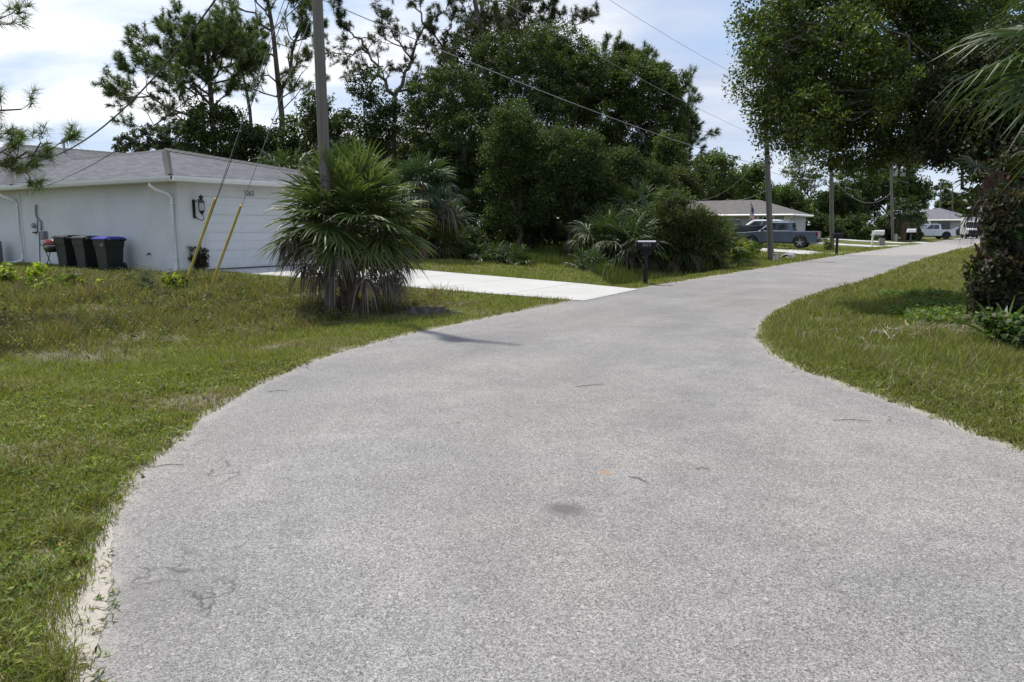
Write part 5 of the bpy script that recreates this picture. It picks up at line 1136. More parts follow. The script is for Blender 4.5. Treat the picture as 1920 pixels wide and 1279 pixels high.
# planter block beside the white mailbox post
g = Geo(); pb_ = GP(1652.5, 461.5); g.box((0, 0, .32), (.42, .42, .72)); o = g.obj('stone_block', M['stone'], None, False, pb_); bevel(o, .05, 2); tag(o, 'weathered stone block standing beside the white mailbox post', 'block')
def pedestal(label, base, s, mat, h):
    root = empty('utility_pedestal', base, .4, label, 'utility box'); g = Geo(); g.box((0, 0, h / 2 - .05), (s, s * .8, h + .1)); bevel(g.obj('body', mat, root), .03, 2); g = Geo(); g.box((0, 0, h + .015), (s * 1.1, s * .9, .03)); bevel(g.obj('cap', mat, root), .01, 2)
pedestal('grey utility pedestal at the foot of the brown pole', GP(1454, 490.5), .22, M['pedestal'], .33)
pedestal('pale slim utility pedestal at the third driveway', GP(1678, 453), .36, M['pedestal'], .75)
# drain pipe end and debris heap
def heap(name, label, cat, px, py, r, h, mat, n=6):
    b = GP(px, py); g = Geo()
    for k in range(n):
        c = rng.normal(0, .45, 2) * r; th = np.linspace(0, 2 * math.pi, 13)[:-1]; rr_ = r * rng.uniform(.35, .6)
        V = []; 
        for (f, z) in ((1, -.06), (.8, h * .55), (.4, h * .95)): V += [(c[0] * [1, 1][0] + rr_ * f * math.cos(t) * rng.uniform(.8, 1.2), c[1] * .5 + rr_ * .6 * f * math.sin(t) * rng.uniform(.8, 1.2), z * rng.uniform(.7, 1.2)) for t in th]
        i = np.arange(2)[:, None] * 12; j = np.arange(12)[None, :]; q = (j + 1) % 12
        g.add(V, [np.stack([i + j, i + q, i + 12 + q, i + 12 + j], -1).reshape(-1, 4), np.arange(24, 36)[None, :]])
    return tag(g.obj(name, mat, None, True, b), label, cat)
heap('debris_heap', 'dark heap of dead fronds and soil on the verge right of the cabbage palm', 'debris heap', 812, 588, .34, .12, M['mulch'], 8)
heap('debris_heap', 'low pile of grey dead leaves before the dark thicket', 'debris heap', 1805, 612, .25, .16, M['mulch'], 6)
c5 = GP(1478, 484.5); root = empty('drain_pipe', c5, RZ, 'concrete drain pipe end in the grass right of the brown pole', 'drain pipe')
g = Geo(); th = np.linspace(0, 2 * math.pi, 17)[:-1]
for r_ in (.30,): g.tube([(-.5, 0, -.02), (.45, 0, -.02)], r_, 16)
g.obj('pipe', M['concretegrey'], root, True); g = Geo(); g.tube([(-.515, 0, -.02), (-.501, 0, -.02)], .23, 14); g.obj('opening', M['black'], root)
g = Geo(); 
for (x, y, s) in ((-.75, -.15, .16), (.65, .2, .14), (-.35, -.38, .13)): g.lathe([(.001, -.05), (s, -.04), (s * 1.05, s * .4), (s * .5, s * .8), (.001, s * .85)], (x, y, 0), 9)
tag(g.obj('rubble', M['stone'], root), None)
# twigs lying on the road
for i, (px, py, L, a, lab) in enumerate(((320, 874, .085, .15, 'short dark twig on the asphalt near the left verge'), (1597, 790, .16, -.08, 'long thin twig on the asphalt near the right verge'), (522, 735, .1, .1, 'thin dry grass stalk on the asphalt at the left bend'), (1108, 724, .16, .3, 'faint thin twig on the asphalt in mid road'), (1197, 901, .08, -.8, 'curved twig on the asphalt right of the oil spot'), (1318, 882, .05, 0, 'tiny twig on the asphalt right of the rust spot'))):
    c = G0(px, py); g = Geo(); d = np.array([math.cos(a), math.sin(a), 0]); g.tube([-d * L, d * 0 + [0, .012 * (1 + i % 3), .004], d * L], [.0018, .0028, .0012], 5)
    tag(g.obj('twig', M['twig'], None, False, c + [0, 0, .006]), lab, 'twig', 'twigs on the road')

# ------------------------------------------------------------------ vehicles
def loft(g, rings, cap=True):
    m = len(rings[0]); V = np.concatenate([np.array(r, float) for r in rings]); n = len(rings)
    i = np.arange(n - 1)[:, None] * m; j = np.arange(m)[None, :]; k = (j + 1) % m
    fs = [np.stack([i + j, i + k, i + m + k, i + m + j], -1).reshape(-1, 4)]
    if cap: fs += [np.arange(m)[::-1][None, :], (np.arange(m) + (n - 1) * m)[None, :]]
    g.add(V, fs)
def vehicle(name, label, cat, base, rz, kind, paint, rim, L=5.3, Wd=1.95, wr=.39, wb=3.2, roofz=1.80, belt=1.13, light_tail=True, group=None, slope=0.0):
    root = empty(name, base, rz, label, cat, group); root.rotation_euler = (0, -slope, rz); hw = Wd / 2
    f = L / 2; fx = wb / 2 + .02; rx = -wb / 2 + .02; ar = wr + .07
    def arch(cx, a0=math.pi, a1=0.0): return [(cx + ar * math.cos(t), wr + ar * math.sin(t)) for t in np.linspace(a0, a1, 9)]
    if kind == 'pickup': top = [(f - .02, .62), (f - .03, .88), (f - .18, 1.0), (1.25, belt), (-.98, belt + .01), (-1.02, belt - .01), (-f + .05, belt), (-f, 1.02)]
    else: top = [(f - .02, .62), (f - .03, .85), (f - .2, .98), (1.1, belt - .04), (-1.6, belt + .02), (-f + .08, belt + .0), (-f, .95)]
    bot = [(-f, .5), (-f + .1, .36)] + arch(rx) + arch(fx) + [(f - .12, .34), (f, .45)]
    poly_ = top + bot
    bm = bmesh.new(); nlay = (-hw, -hw + .05, hw - .05, hw); rows = []
    for y in nlay:
        s = .96 if abs(y) == hw else 1.0
        rows.append([bm.verts.new((x * (1 if abs(y) < hw else .995), y, .34 + (z - .34) * (s if z > .7 else 1))) for x, z in poly_])
    n = len(poly_)
    for a, b in zip(rows[:-1], rows[1:]):
        for i in range(n): j = (i + 1) % n; bm.faces.new([a[i], a[j], b[j], b[i]])
    bm.faces.new(rows[0][::-1]); bm.faces.new(rows[-1]); bmesh.ops.recalc_face_normals(bm, faces=bm.faces)
    me = bpy.data.meshes.new('body'); bm.to_mesh(me); bm.free(); me.materials.append(M[paint]); body = bpy.data.objects.new('body', me); COL.objects.link(body); body.parent = root
    # greenhouse
    if kind == 'pickup': xb = (1.22, -1.02); xt = (.38, -.90)
    else: xb = (1.05, -f + .12); xt = (.25, -f + .55)
    wb_, wt = hw - .08, hw - .24; zb, zt = belt - .02, roofz
    def ringz(z, x0, x1, w): return [(x0, -w * .93, z), (x0 - .12, -w, z), (x1 + .1, -w, z), (x1, -w * .93, z), (x1, w * .93, z), (x1 + .1, w, z), (x0 - .12, w, z), (x0, w * .93, z)]
    g = Geo(); loft(g, [ringz(zb, *xb, wb_), ringz(zt - .06, xt[0] + .05, xt[1] - .01, wt + .02), ringz(zt, xt[0] - .12, xt[1] + .12, wt - .08)]); cabin = g.obj('cabin', M[paint], root); fixn(cabin)
    def sidept(t, h, s, o=.008):      # t along 0..1 front to back, h 0..1 up
        x0 = xb[0] - .12 + (xt[0] - .07 - xb[0] + .12) * h; x1 = xb[1] + .1 + (xt[1] + .09 - xb[1] - .1) * h
        w = wb_ + (wt + .02 - wb_) * h + o; return (x0 + (x1 - x0) * t, s * w, zb + (zt - .06 - zb) * h)
    cuts = ((.06, .47), (.50, .90)) if kind == 'pickup' else ((.06, .38), (.41, .68), (.71, .94))
    for s in (-1, 1):
        for (c0, c1) in cuts:
            q = [sidept(c0, .14, s), sidept(c1, .14, s), sidept(c1, .9, s), sidept(c0 + (.02 if c0 < .1 else 0), .9, s)]; qi = [tuple(np.array(v) - [0, s * .012, 0]) for v in q]
            g = Geo(); loft(g, [qi, q]); fixn(g.obj('window', M['glass'], cabin))
        g = Geo(); g.tube([sidept(.05, .1, s, .012), sidept(.95, .1, s, .012)], .012, 4); g.obj('belt_trim', M['chrome'], cabin)
        g = Geo(); g.tube([sidept(.03, .97, s, .006), sidept(.97, .97, s, .006)], .018, 4); g.obj('roof_rail', M['chrome'] if paint != 'navypaint' else M['plastictrim'], cabin)
        m_ = sidept(.02, .2, s, .1); g = Geo(); g.box(m_, (.1, .2, .16)); bevel(g.obj('mirror', M[paint], cabin), .03, 2)
        for hx in (.2, -.85): g = Geo(); g.box((hx, s * (hw + .008), belt - .16), (.18, .02, .03)); g.obj('door_handle', M[paint], body)
        for dx in (.95, -.02, -.95): g = Geo(); g.box((dx, s * (hw + .0005), .78), (.012, .006, .55)); g.obj('door_seam', M['plastictrim'], body)
        g = Geo(); g.box((0.0, s * (hw - .02), .37), (wb - 2 * ar - .05, .08, .12)); g.obj('sill', M['plastictrim'], body)
        for cx in (fx, rx):
            g = Geo(); a_ = np.linspace(math.pi, 0, 12); g.tube([(cx + (ar) * math.cos(t), s * (hw + .0), wr + (ar) * math.sin(t)) for t in a_], .035, 5); g.obj('arch_trim', M['plastictrim'], body)
            g = Geo(); g.lathe([(.001, -.12), (wr * .6, -.12), (wr * .95, -.11), (wr, -.07), (wr, .07), (wr * .95, .11), (wr * .66, .115), (wr * .6, .09), (.001, .09)], (0, 0, 0), 22, 'y'); w = g.obj('wheel', M['tyre'], root, True, (cx, s * (hw - .10), wr))
            g = Geo()
            for q in range(5):
                an = q * 2 * math.pi / 5 + .3; d_ = np.array([math.cos(an), 0, math.sin(an)]); g.box(d_ * wr * .34 + [0, s * .105, 0], (wr * .5, .02, wr * .17), np.array([[math.cos(an), 0, -math.sin(an)], [0, 1, 0], [math.sin(an), 0, math.cos(an)]]))
            g.lathe([(.001, -.012), (wr * .16, -.012), (wr * .16, .012), (.001, .012)], (0, s * .11, 0), 12, 'y'); g.obj('rim', M[rim], w)
        g = Geo(); g.box((-f + .03, s * (hw - .10), .92), (.12, .2, .30) if kind == 'pickup' else (.14, .16, .42)); bevel(g.obj('taillight', M['taillight'], body), .02, 2)
        g = Geo(); g.box((f - .08, s * (hw - .22), .80), (.12, .36, .14)); bevel(g.obj('headlight', M['headlight'], body), .02, 2)
    # glass front and back
    for (x0, x1, nm) in ((xb[0], xt[0] + .05, 'windscreen'), (xb[1], xt[1] - .01, 'rear_window')):
        sg = 1 if nm == 'windscreen' else -1
        def fp(h, y, o): return (x0 + (x1 - x0) * h + sg * o, y * (wb_ * .9 + (wt * .9 - wb_ * .9) * h), zb + (zt - .06 - zb) * h)
        q = [fp(.12, -.96, .008), fp(.12, .96, .008), fp(.92, .96, .008), fp(.92, -.96, .008)]; qi = [tuple(np.array(v) - [sg * .012, 0, 0]) for v in q]
        g = Geo(); loft(g, [qi, q]); fixn(g.obj(nm, M['glass'], cabin))
    g = Geo(); g.box((-f - .03, 0, .50), (.16, Wd * .94, .2)); bevel(g.obj('rear_bumper', M['chrome'] if kind == 'pickup' and paint == 'whitepaint' else M['plastictrim'], body), .04, 2)
    g = Geo(); g.box((f + .0, 0, .48), (.14, Wd * .92, .22)); bevel(g.obj('front_bumper', M['plastictrim'], body), .04, 2); g = Geo(); g.box((f - .02, 0, .78), (.04, .9, .16)); g.obj('grille', M['plastictrim'], body)
    if kind == 'pickup':
        g = Geo(); g.box((-(f + .98) / 2 - .02, 0, belt + .006), (f - 1.15, Wd - .26, .01)); g.obj('bed_cover', M['plastictrim'], body)
    g = Geo(); g.box((-f - .012, 0, .80), (.01, .34, .13)); g.obj('number_plate', M['white'], body)
    return root
LRZ = math.atan2(Lv[1], Lv[0]) + .06
c = GP(1508, 468); cc_ = np.array([c[0], c[1]]) + np.array([math.cos(LRZ), math.sin(LRZ)]) * 1.55 + np.array([math.sin(LRZ), -math.cos(LRZ)]) * -.85
def put(name, label, cat, xy, rz, kind, paint, rim, dz=0.0, **k): return vehicle(name, label, cat, (xy[0], xy[1], gzs(xy[0], xy[1]) + dz), rz, kind, paint, rim, **k)
put('pickup_truck', 'slate blue crew cab pickup truck parked on the second driveway', 'pickup truck', cc_, LRZ, 'pickup', 'bluepaint', 'rim', .10, L=5.05, wb=3.05, wr=.38, roofz=1.74, belt=1.1)
q = P(1360, 424, 52.5); put('pickup_truck', 'dark navy pickup seen from behind, half hidden by the palmetto clump', 'pickup truck', q[:2], LRZ + .35, 'pickup', 'navypaint', 'rim', .18, L=5.6, roofz=1.62, belt=1.2)
q = P(1421, 424, 55.5); put('suv', 'white car behind the hood of the blue pickup, only roof and windows showing', 'car', q[:2], LRZ, 'suv', 'whitepaint', 'rim', .15, L=4.5, roofz=1.68, belt=1.08)
q = P(1744, 424, 93); put('pickup_truck', 'white pickup truck with black wheels parked before the far house', 'pickup truck', q[:2], math.radians(176), 'pickup', 'whitepaint', 'blackrim', .05, L=5.4, wr=.45, roofz=1.9, belt=1.2)
q = P(1800, 424, 108); put('suv', 'dark car parked near the end of the road', 'car', q[:2], math.radians(172), 'suv', 'navypaint', 'blackrim', 0, L=4.6, roofz=1.45, belt=.95)
# delivery van seen from the front at the end of the road
q = P(1826, 424, 96); q[2] = 0.02
van = empty('box_van', (q[0], q[1], 0.0), math.atan2(-q[1], -q[0]) + .12, 'white box van facing us at the end of the road beside the palm trunk', 'van')
g = Geo(); g.box((-2.3, 0, 1.62), (4.2, 2.05, 2.25)); bevel(g.obj('cargo_box', M['whitepaint'], van), .06, 2)
g = Geo(); ringv = lambda x, w, z0, z1: [(x, -w, z0), (x, w, z0), (x, w, z1), (x, -w, z1)]
loft(g, [ringv(-.195, .96, .45, 2.3), ringv(.35, .94, .45, 2.15), ringv(.75, .92, .5, 1.35), ringv(1.25, .88, .55, 1.15)]); cab = g.obj('cab', M['whitepaint'], van); fixn(cab)
g = Geo(); loft(g, [[(.36, -.86, 2.08), (.36, .86, 2.08), (.74, .86, 1.36), (.74, -.86, 1.36)], [(.39, -.86, 2.1), (.39, .86, 2.1), (.77, .86, 1.38), (.77, -.86, 1.38)]]); fixn(g.obj('windscreen', M['glass'], cab))
g = Geo(); g.box((1.26, 0, .85), (.04, 1.3, .42)); g.obj('grille', M['plastictrim'], cab); g = Geo(); g.box((1.27, 0, .52), (.12, 1.8, .18)); g.obj('bumper', M['plastictrim'], cab)
for s in (-1, 1):
    g = Geo(); g.box((1.25, s * .72, .9), (.05, .24, .2)); g.obj('headlight', M['headlight'], cab); g = Geo(); g.box((.6, s * 1.1, 1.6), (.1, .18, .35)); g.obj('mirror', M['plastictrim'], cab)
    for x in (.75, -3.2): g = Geo(); g.lathe([(.001, -.12), (.3, -.12), (.38, -.1), (.38, .1), (.3, .12), (.001, .12)], (x, s * .84, .38), 16, 'y'); g.obj('wheel', M['tyre'], van, True)

# ------------------------------------------------------------------ grey house with flag, and the far house
def hip_house(label, corner, az, wa, wb_, eave, ridge, wallm, roofm, base, extras, ovh=.5):
    dA = np.array([math.sin(az), math.cos(az)]); dB = np.array([-dA[1], dA[0]]); root = empty('house', (*corner, base), 0, label, 'house')
    def LW(a, b, z): p = dA * a + dB * b; return np.array([p[0], p[1], z - base])
    g = Geo(); wall_box(g, LW, 0, wa, 0, wb_, base - .4, eave); g.obj('wall', M[wallm], root)
    e = [LW(-ovh, -ovh, eave + .05), LW(wa + ovh, -ovh, eave + .05), LW(wa + ovh, wb_ + ovh, eave + .05), LW(-ovh, wb_ + ovh, eave + .05)]; hb_ = min(wa, wb_) / 2 + ovh
    if wa > wb_: r0, r1 = LW(hb_ - ovh, wb_ / 2, ridge), LW(wa + ovh - hb_, wb_ / 2, ridge); fs = [[e[0], e[1], r1, r0], [e[1], e[2], r1], [e[2], e[3], r0, r1], [e[3], e[0], r0]]
    else: r0, r1 = LW(wa / 2, hb_ - ovh, ridge), LW(wa / 2, wb_ + ovh - hb_, ridge); fs = [[e[0], e[1], r0], [e[1], e[2], r1, r0], [e[2], e[3], r1], [e[3], e[0], r0, r1]]
    roof_obj('roof', fs, M[roofm], root, .05); g = Geo()
    for a, b in ((0, 1), (1, 2), (2, 3), (3, 0)): g.tube([e[a] - [0, 0, .06], e[b] - [0, 0, .06]], .085, 4)
    g.obj('fascia', M['trim'], root); return root, LW
AZh = AZ
c1 = P(1478, 424, 60.5)[:2]
# corner nearest the road; wall towards us runs back along the side lane
h2, LW2 = hip_house('low grey house with brown grey hipped roof behind the parked trucks', c1 + np.array([0, 0]), AZ, 6.5, 12.5, 2.5, 3.85, 'greystucco', 'shingle2', .2, None)
g = Geo(); wall_box(g, LW2, -.06, -.002, 1.2, 2.0, 1.0, 2.3)
wn = g.obj('window', M['windowglass'], h2); g = Geo()
for (b0, b1_, z0, z1) in ((1.1, 2.1, 2.3, 2.4), (1.1, 2.1, .92, 1.0), (1.1, 1.2, 1.0, 2.3), (2.0, 2.1, 1.0, 2.3), (1.57, 1.63, 1.0, 2.3)): wall_box(g, LW2, -.09, -.061, b0, b1_, z0, z1)
g.obj('window_frame', M['trim'], wn)
g = Geo(); wall_box(g, LW2, -.05, -.002, 5.2, 6.3, .3, 2.3); dr = g.obj('door', M['windowglass'], h2)
g = Geo(); g.tube([LW2(-.55, 7.6, 2.5), LW2(-.5, 7.6, 2.35), LW2(-.08, 7.6, 2.1), LW2(-.08, 7.6, .2)], .06, 6); g.tube([LW2(-.55, -.5, 2.5), LW2(-.3, -.2, 2.3), LW2(-.06, .1, 2.15), LW2(-.06, .1, .2)], .06, 6); g.obj('downspout', M['trim'], h2)
g = Geo(); wall_box(g, LW2, -.12, -.003, -.05, .35, .2, 2.5); wall_box(g, LW2, -.12, -.003, 2.35, 2.55, .2, 2.5); g.obj('trim_post', M['trim'], h2)
c1b = P(1395, 424, 66)[:2]
h2b = roof_obj('upper_roof', [[LW2(7.5, 9.2, 2.62), LW2(-2, 9.2, 2.62), LW2(2.7, 13.8, 4.35)], [LW2(-2, 9.2, 2.62), LW2(-2, 21, 2.62), LW2(2.7, 16.4, 4.35), LW2(2.7, 13.8, 4.35)], [LW2(-2, 21, 2.62), LW2(7.5, 21, 2.62), LW2(2.7, 16.4, 4.35)], [LW2(7.5, 21, 2.62), LW2(7.5, 9.2, 2.62), LW2(2.7, 13.8, 4.35), LW2(2.7, 16.4, 4.35)]], M['shingle2'], h2, .05)
g = Geo(); wall_box(g, LW2, -1.5, 7, 9.7, 20.5, -.2, 2.57); g.obj('wing_wall', M['greystucco'], h2)
# flag on its pole
fb = GP(1405, 463); fb = P(1405, 440, 57.0); fb[2] = gzs(fb[0], fb[1]); ftop = P(1404.5, 378, 57.0)
fl = empty('flagpole', fb, 0, 'flagpole with a striped red and white flag before the grey house', 'flagpole')
g = Geo(); g.tube([(0, 0, -.1), (0, 0, ftop[2] - fb[2])], .032, 8); g.lathe([(.001, -.06), (.05, 0), (.001, .06)], (0, 0, ftop[2] - fb[2] + .05), 8); g.obj('pole', M['galv'], fl)
def flagmat():
    m, nt, b, out = newmat('striped_flag_cloth'); L = nt.links.new; at = N(nt, 'ShaderNodeAttribute', attribute_name='Col'); L(at.outputs['Color'], b.inputs['Base Color']); b.inputs['Roughness'].default_value = .8; return m
M['flag'] = flagmat()
zt_ = ftop[2] - fb[2] - .15; g = Geo(); ns = 13; nu = 13; hoist = 1.0; fly = 1.7
for k in range(ns):
    for u in range(nu):
        V = []
        for (kk, uu) in ((k, u), (k + 1, u), (k + 1, u + 1), (k, u + 1)):
            s = uu / nu * fly; v = kk / ns * hoist           # limp: the fly end falls straight down in folds
            x = .03 + .30 * (1 - math.exp(-s * 1.6)) * (1 - .2 * v) + .035 * math.sin(s * 9 + v * 4); y = .07 * math.sin(s * 7 + v * 3) * min(1, s * 3)
            V.append((x * (1 if 1 else 0), y, zt_ - v - s * .62))
        canton = k < 7 and u < 5
        c_ = (.03, .04, .13) if canton else ((.38, .03, .035) if k % 2 == 0 else (.62, .6, .6))
        g.add(V, np.array([[0, 1, 2, 3]]), np.array(c_))
g.obj('flag', M['flag'], fl)
if True:
    c2 = P(1812, 424, 128)[:2]
    h3, LW3 = hip_house('far small house with blue grey hipped roof past the dark roadside trees', P(1800, 424, 118)[:2], math.radians(33 + 12), 11, 9.5, 2.55, 4.6, 'greystucco', 'shingle3', .2, None, .6)
    for (b0, b1_, z0, z1, nm) in ((1.4, 3.2, .3, 2.3, 'door'), (5.6, 7.4, .9, 2.25, 'window')):
        g = Geo(); wall_box(g, LW3, -.06, -.002, b0, b1_, z0, z1); g.obj(nm, M['windowglass'], h3)
    g = Geo(); wall_box(g, LW3, -.5, -.3, 4.1, 4.5, .1, 2.5); g.obj('porch_post', M['trim'], h3)
# ------------------------------------------------------------------ grass (uncountable: one object per kind of growth)
def blades(g, x, y, z, h, w, lean, cols, two):
    n = len(x); a = rng.uniform(0, 6.283, n); s = np.stack([np.cos(a), np.sin(a), 0 * a], 1) * (w / 2)[:, None]
    la = rng.uniform(0, 6.283, n); l = np.stack([np.cos(la), np.sin(la), 0 * la], 1) * (lean * h)[:, None]
    b = np.stack([x, y, z - 0.01], 1); up = np.zeros((n, 3)); up[:, 2] = h
    if two:
        m = b + up * 0.6 + l * 0.35; t = b + up * (1 - 0.25 * lean[:, None]) + l
        V = np.stack([b - s, b + s, m + s * .8, m - s * .8, t], 1).reshape(-1, 3); i = np.arange(n)[:, None] * 5
        g.add(V, [i + np.array([[0, 1, 2, 3]]), i + np.array([[3, 2, 4]])], np.repeat(cols, 5, 0))
    else:
        t = b + up + l; V = np.stack([b - s, b + s, t], 1).reshape(-1, 3); g.add(V, np.arange(n * 3).reshape(-1, 3), np.repeat(cols, 3, 0))
def sample(n, r0, r1, a0=-60, a1=60):
    r = np.exp(rng.uniform(math.log(r0), math.log(r1), n)); a = np.radians(rng.uniform(a0, a1, n)); return r * np.sin(a), r * np.cos(a), r
hp = np.array([W(-.05, -.05, 0)[:2], W(GWID, -.05, 0)[:2], W(GWID + 8, 22, 0)[:2], W(-.05, 22, 0)[:2]])
def keep_mask(x, y, sd, dd):
    e = -.01 + 0.05 * snoise(x, y, 0.9, 1) + rng.normal(0, .035, len(x))
    e = e + sandy(x, y) * (.85 + .5 * snoise(x, y, 1.6, 2))
    k = (sd > e) & (dd > 0.03 + rng.normal(0, .02, len(x)))
    k &= sdist(x, y, hp) > 0.05
    return k
def palette(base, n, jit=.25): c = np.array(base)[rng.integers(0, len(base), n)]; return np.clip(c * (1 + jit * rng.uniform(-1, 1, (n, 1))), .01, .8)
GL = [(.155, .21, .036), (.195, .24, .043), (.12, .17, .032), (.235, .26, .05)]
GY = [(.17, .18, .045), (.14, .165, .04)]
ST = [(.25, .21, .125), (.19, .155, .10), (.16, .13, .095), (.34, .30, .20)]
OL = [(.145, .155, .045), (.18, .185, .055), (.115, .13, .04)]
TG = [(.065, .10, .024), (.08, .115, .028), (.05, .08, .022)]
sets = {'lawn_grass': Geo(), 'verge_grass': Geo(), 'dry_weeds': Geo(), 'tall_grass': Geo()}
x, y, r = sample(1080000, 2.2, 62)
sel0 = (np.abs(x) < 70); x, y, r = x[sel0], y[sel0], r[sel0]
z, sd, dd = gz(x, y, True)
k = keep_mask(x, y, sd, dd); br = bareness(x, y); k &= rng.random(len(x)) > br * .93
x, y, z, sd, r, dd = [v[k] for v in (x, y, z, sd, r, dd)]
lm = leftmask(x, y) > .5; wd = weedy(x, y); n1 = snoise(x, y, .35, 1); n2 = snoise(x, y, 1.1, 2); n3 = snoise(x, y, .12, 3)
along = np.stack([x - le[15, 0], y - le[15, 1]], -1) @ RD
rnd = rng.random(len(x))
is_weed = lm & (rnd < wd)
tallz = lm & (along > -6) & (y > 16) & (~is_weed) & (along < 16) & (sd > 1.5 + .35 * n2) & (dd > .4) & (np.stack([x + 1.0, y - 23.3], -1) @ np.array([.15, 1.0]) + .5 * n1 + 6.0 * sstep(1.8, 4.2, x) > 4.8)
is_verge = ~lm
is_lawn = ~(is_weed | tallz | is_verge)
wpx = np.clip(r * .00105, .0036, .06)
def emit(key, mask, h, pal, lean, jit=.28):
    m = np.where(mask)[0]
    for lo, hi, two in ((0, 9, True), (9, 999, False)):
        q = m[(r[m] >= lo) & (r[m] < hi)]
        if not len(q): continue
        blades(sets[key], x[q], y[q], z[q], h[q] * rng.uniform(.55, 1.25, len(q)), wpx[q] * rng.uniform(.8, 1.5, len(q)), lean * rng.uniform(.3, 1.6, len(q)), pal(q), two)
edge = np.exp(-np.clip(sd, 0, 9) / .25)
def pal_lawn(q):
    c = palette(GL, len(q)); yl = rng.random(len(q)) < .16 + .22 * np.clip(n1[q], 0, 1) + .2 * (np.abs(n2[q]) > .75); c[yl] = palette(GY + OL, yl.sum()); s = rng.random(len(q)) < .08 + .12 * edge[q] + .08 * np.clip(-n1[q], 0, 1) + .5 * sstep(.35, 1.0, snoise(x[q], y[q], .42, 3)); c[s] = palette(ST, s.sum()); return c
def pal_verge(q):
    c = palette(GL[:3] + GL[:3] + OL, len(q)); g2 = rng.random(len(q)) < .4 * np.clip(n1[q] + .5, 0, 1); c[g2] = palette(GL, g2.sum()); s = rng.random(len(q)) < .20 + .18 * np.clip(n2[q], 0, 1); c[s] = palette(ST, s.sum()); return c
def pal_weed(q):
    c = palette(OL, len(q)); s = rng.random(len(q)) < .28 + .25 * n1[q]; c[s] = palette(ST, s.sum()); g_ = rng.random(len(q)) < .36 - .25 * n2[q]; c[g_] = palette(GL[:3] + GY, g_.sum()); d = rng.random(len(q)) < .08; c[d] = np.array([.09, .06, .05]); return c
def pal_tall(q): c = palette(TG, len(q)); s = rng.random(len(q)) < .1; c[s] = palette(OL + ST, s.sum()); return c
hl = .05 + .018 * n2 + .025 * np.clip(n1, 0, 1) + .0012 * r
hl = hl + .22 * np.clip(snoise(x, y, 1.3, 0) - .75, 0, 1) * (r < 6) + .05 * np.clip(snoise(x, y, 1.9, 1) - .55, 0, 1) * (r < 9)
emit('lawn_grass', is_lawn, np.clip(hl, .02, .2), pal_lawn, .7)
emit('verge_grass', is_verge, np.clip(.12 + .05 * n1 + .035 * n2, .05, .3) * (1 - .45 * edge), pal_verge, .75)
emit('dry_weeds', is_weed, np.clip(.17 + .13 * n1 + .11 * n2, .05, .6) * (.45 + .55 * wd), pal_weed, .8)
emit('tall_grass', tallz, np.clip(.36 + .12 * n1 + .07 * n2, .15, .7), pal_tall, .45)
# clumps of broad-leaved lawn weeds near the viewer, and runners creeping over the asphalt edge
lw = Geo(); cx, cy, cr_ = sample(3800, 2.3, 9); cz, csd, cdd = gz(cx, cy, True); kk = (csd - sandy(cx, cy) > -.02) & (csd < 6) & (cdd > .2) & (rng.random(3800) > .25); cx, cy, cz = cx[kk], cy[kk], cz[kk]
leaf_cloud(lw, np.stack([cx, cy, cz + .025], 1), rng.uniform(.03, .085, len(cx)), 22, .034, .014, GL + GY[:1], 1.1, droop=.1)
cx, cy, cr_ = sample(13000, 2.3, 14); cz, csd, cdd = gz(cx, cy, True); kk = (np.abs(csd - .0) < .07) & (rng.random(13000) < np.where(sandy(cx, cy) > .06, .4, .8)); cx, cy, cz = cx[kk], cy[kk], cz[kk]
leaf_cloud(lw, np.stack([cx, cy, np.maximum(cz, 0) + .012], 1), rng.uniform(.02, .06, len(cx)), 12, .04, .007, GL + OL + ST[:2], 1.3, droop=.05)
cx = rng.uniform(-16, -1.5, 9000); cy = rng.uniform(9, 20, 9000); kk = rng.random(9000) < weedy(cx, cy) * .22 * (1 + 1.6 * snoise(cx, cy, .45, 3)); cx, cy = cx[kk], cy[kk]; cz, csd, cdd = gz(cx, cy, True); kk = (cdd > .4) & (sdist(cx, cy, hp) > 1.2); cx, cy, cz = cx[kk], cy[kk], cz[kk]
leaf_cloud(lw, np.stack([cx, cy, cz + .13], 1), rng.uniform(.06, .2, len(cx)), 26, .05, .022, OL + OL + GL[2:3] + [(.09, .07, .055), (.14, .12, .09), (.06, .075, .03)], .6)
tag(lw.obj('lawn_weeds', M['leaf']), 'low broad leaved weeds in the grass of the left verge and lot', 'weeds', kind='stuff')
# dark broad-leaved ground cover on the right verge
gc = Geo(); cx = rng.uniform(4.3, 9.5, 3800); cy = rng.uniform(8, 19, 3800); cz, csd, cdd = gz(cx, cy, True); nn = snoise(cx, cy, .3, 2); kk = (csd > 1.5) & (cx > 3) & (leftmask(cx, cy) < .5) & (nn + .35 * (csd - 1.6) - .22 * np.abs(cy - 13) > -.15); cx, cy, cz = cx[kk], cy[kk], cz[kk]
leaf_cloud(gc, np.stack([cx, cy, cz + .10], 1), rng.uniform(.08, .18, len(cx)), 16, .075, .04, [(.085, .145, .03), (.11, .17, .033), (.13, .18, .04)], 1.0)
tag(gc.obj('ground_cover', M['leaf']), 'broad leaved green ground cover in the grass of the right verge', 'ground cover', kind='stuff')
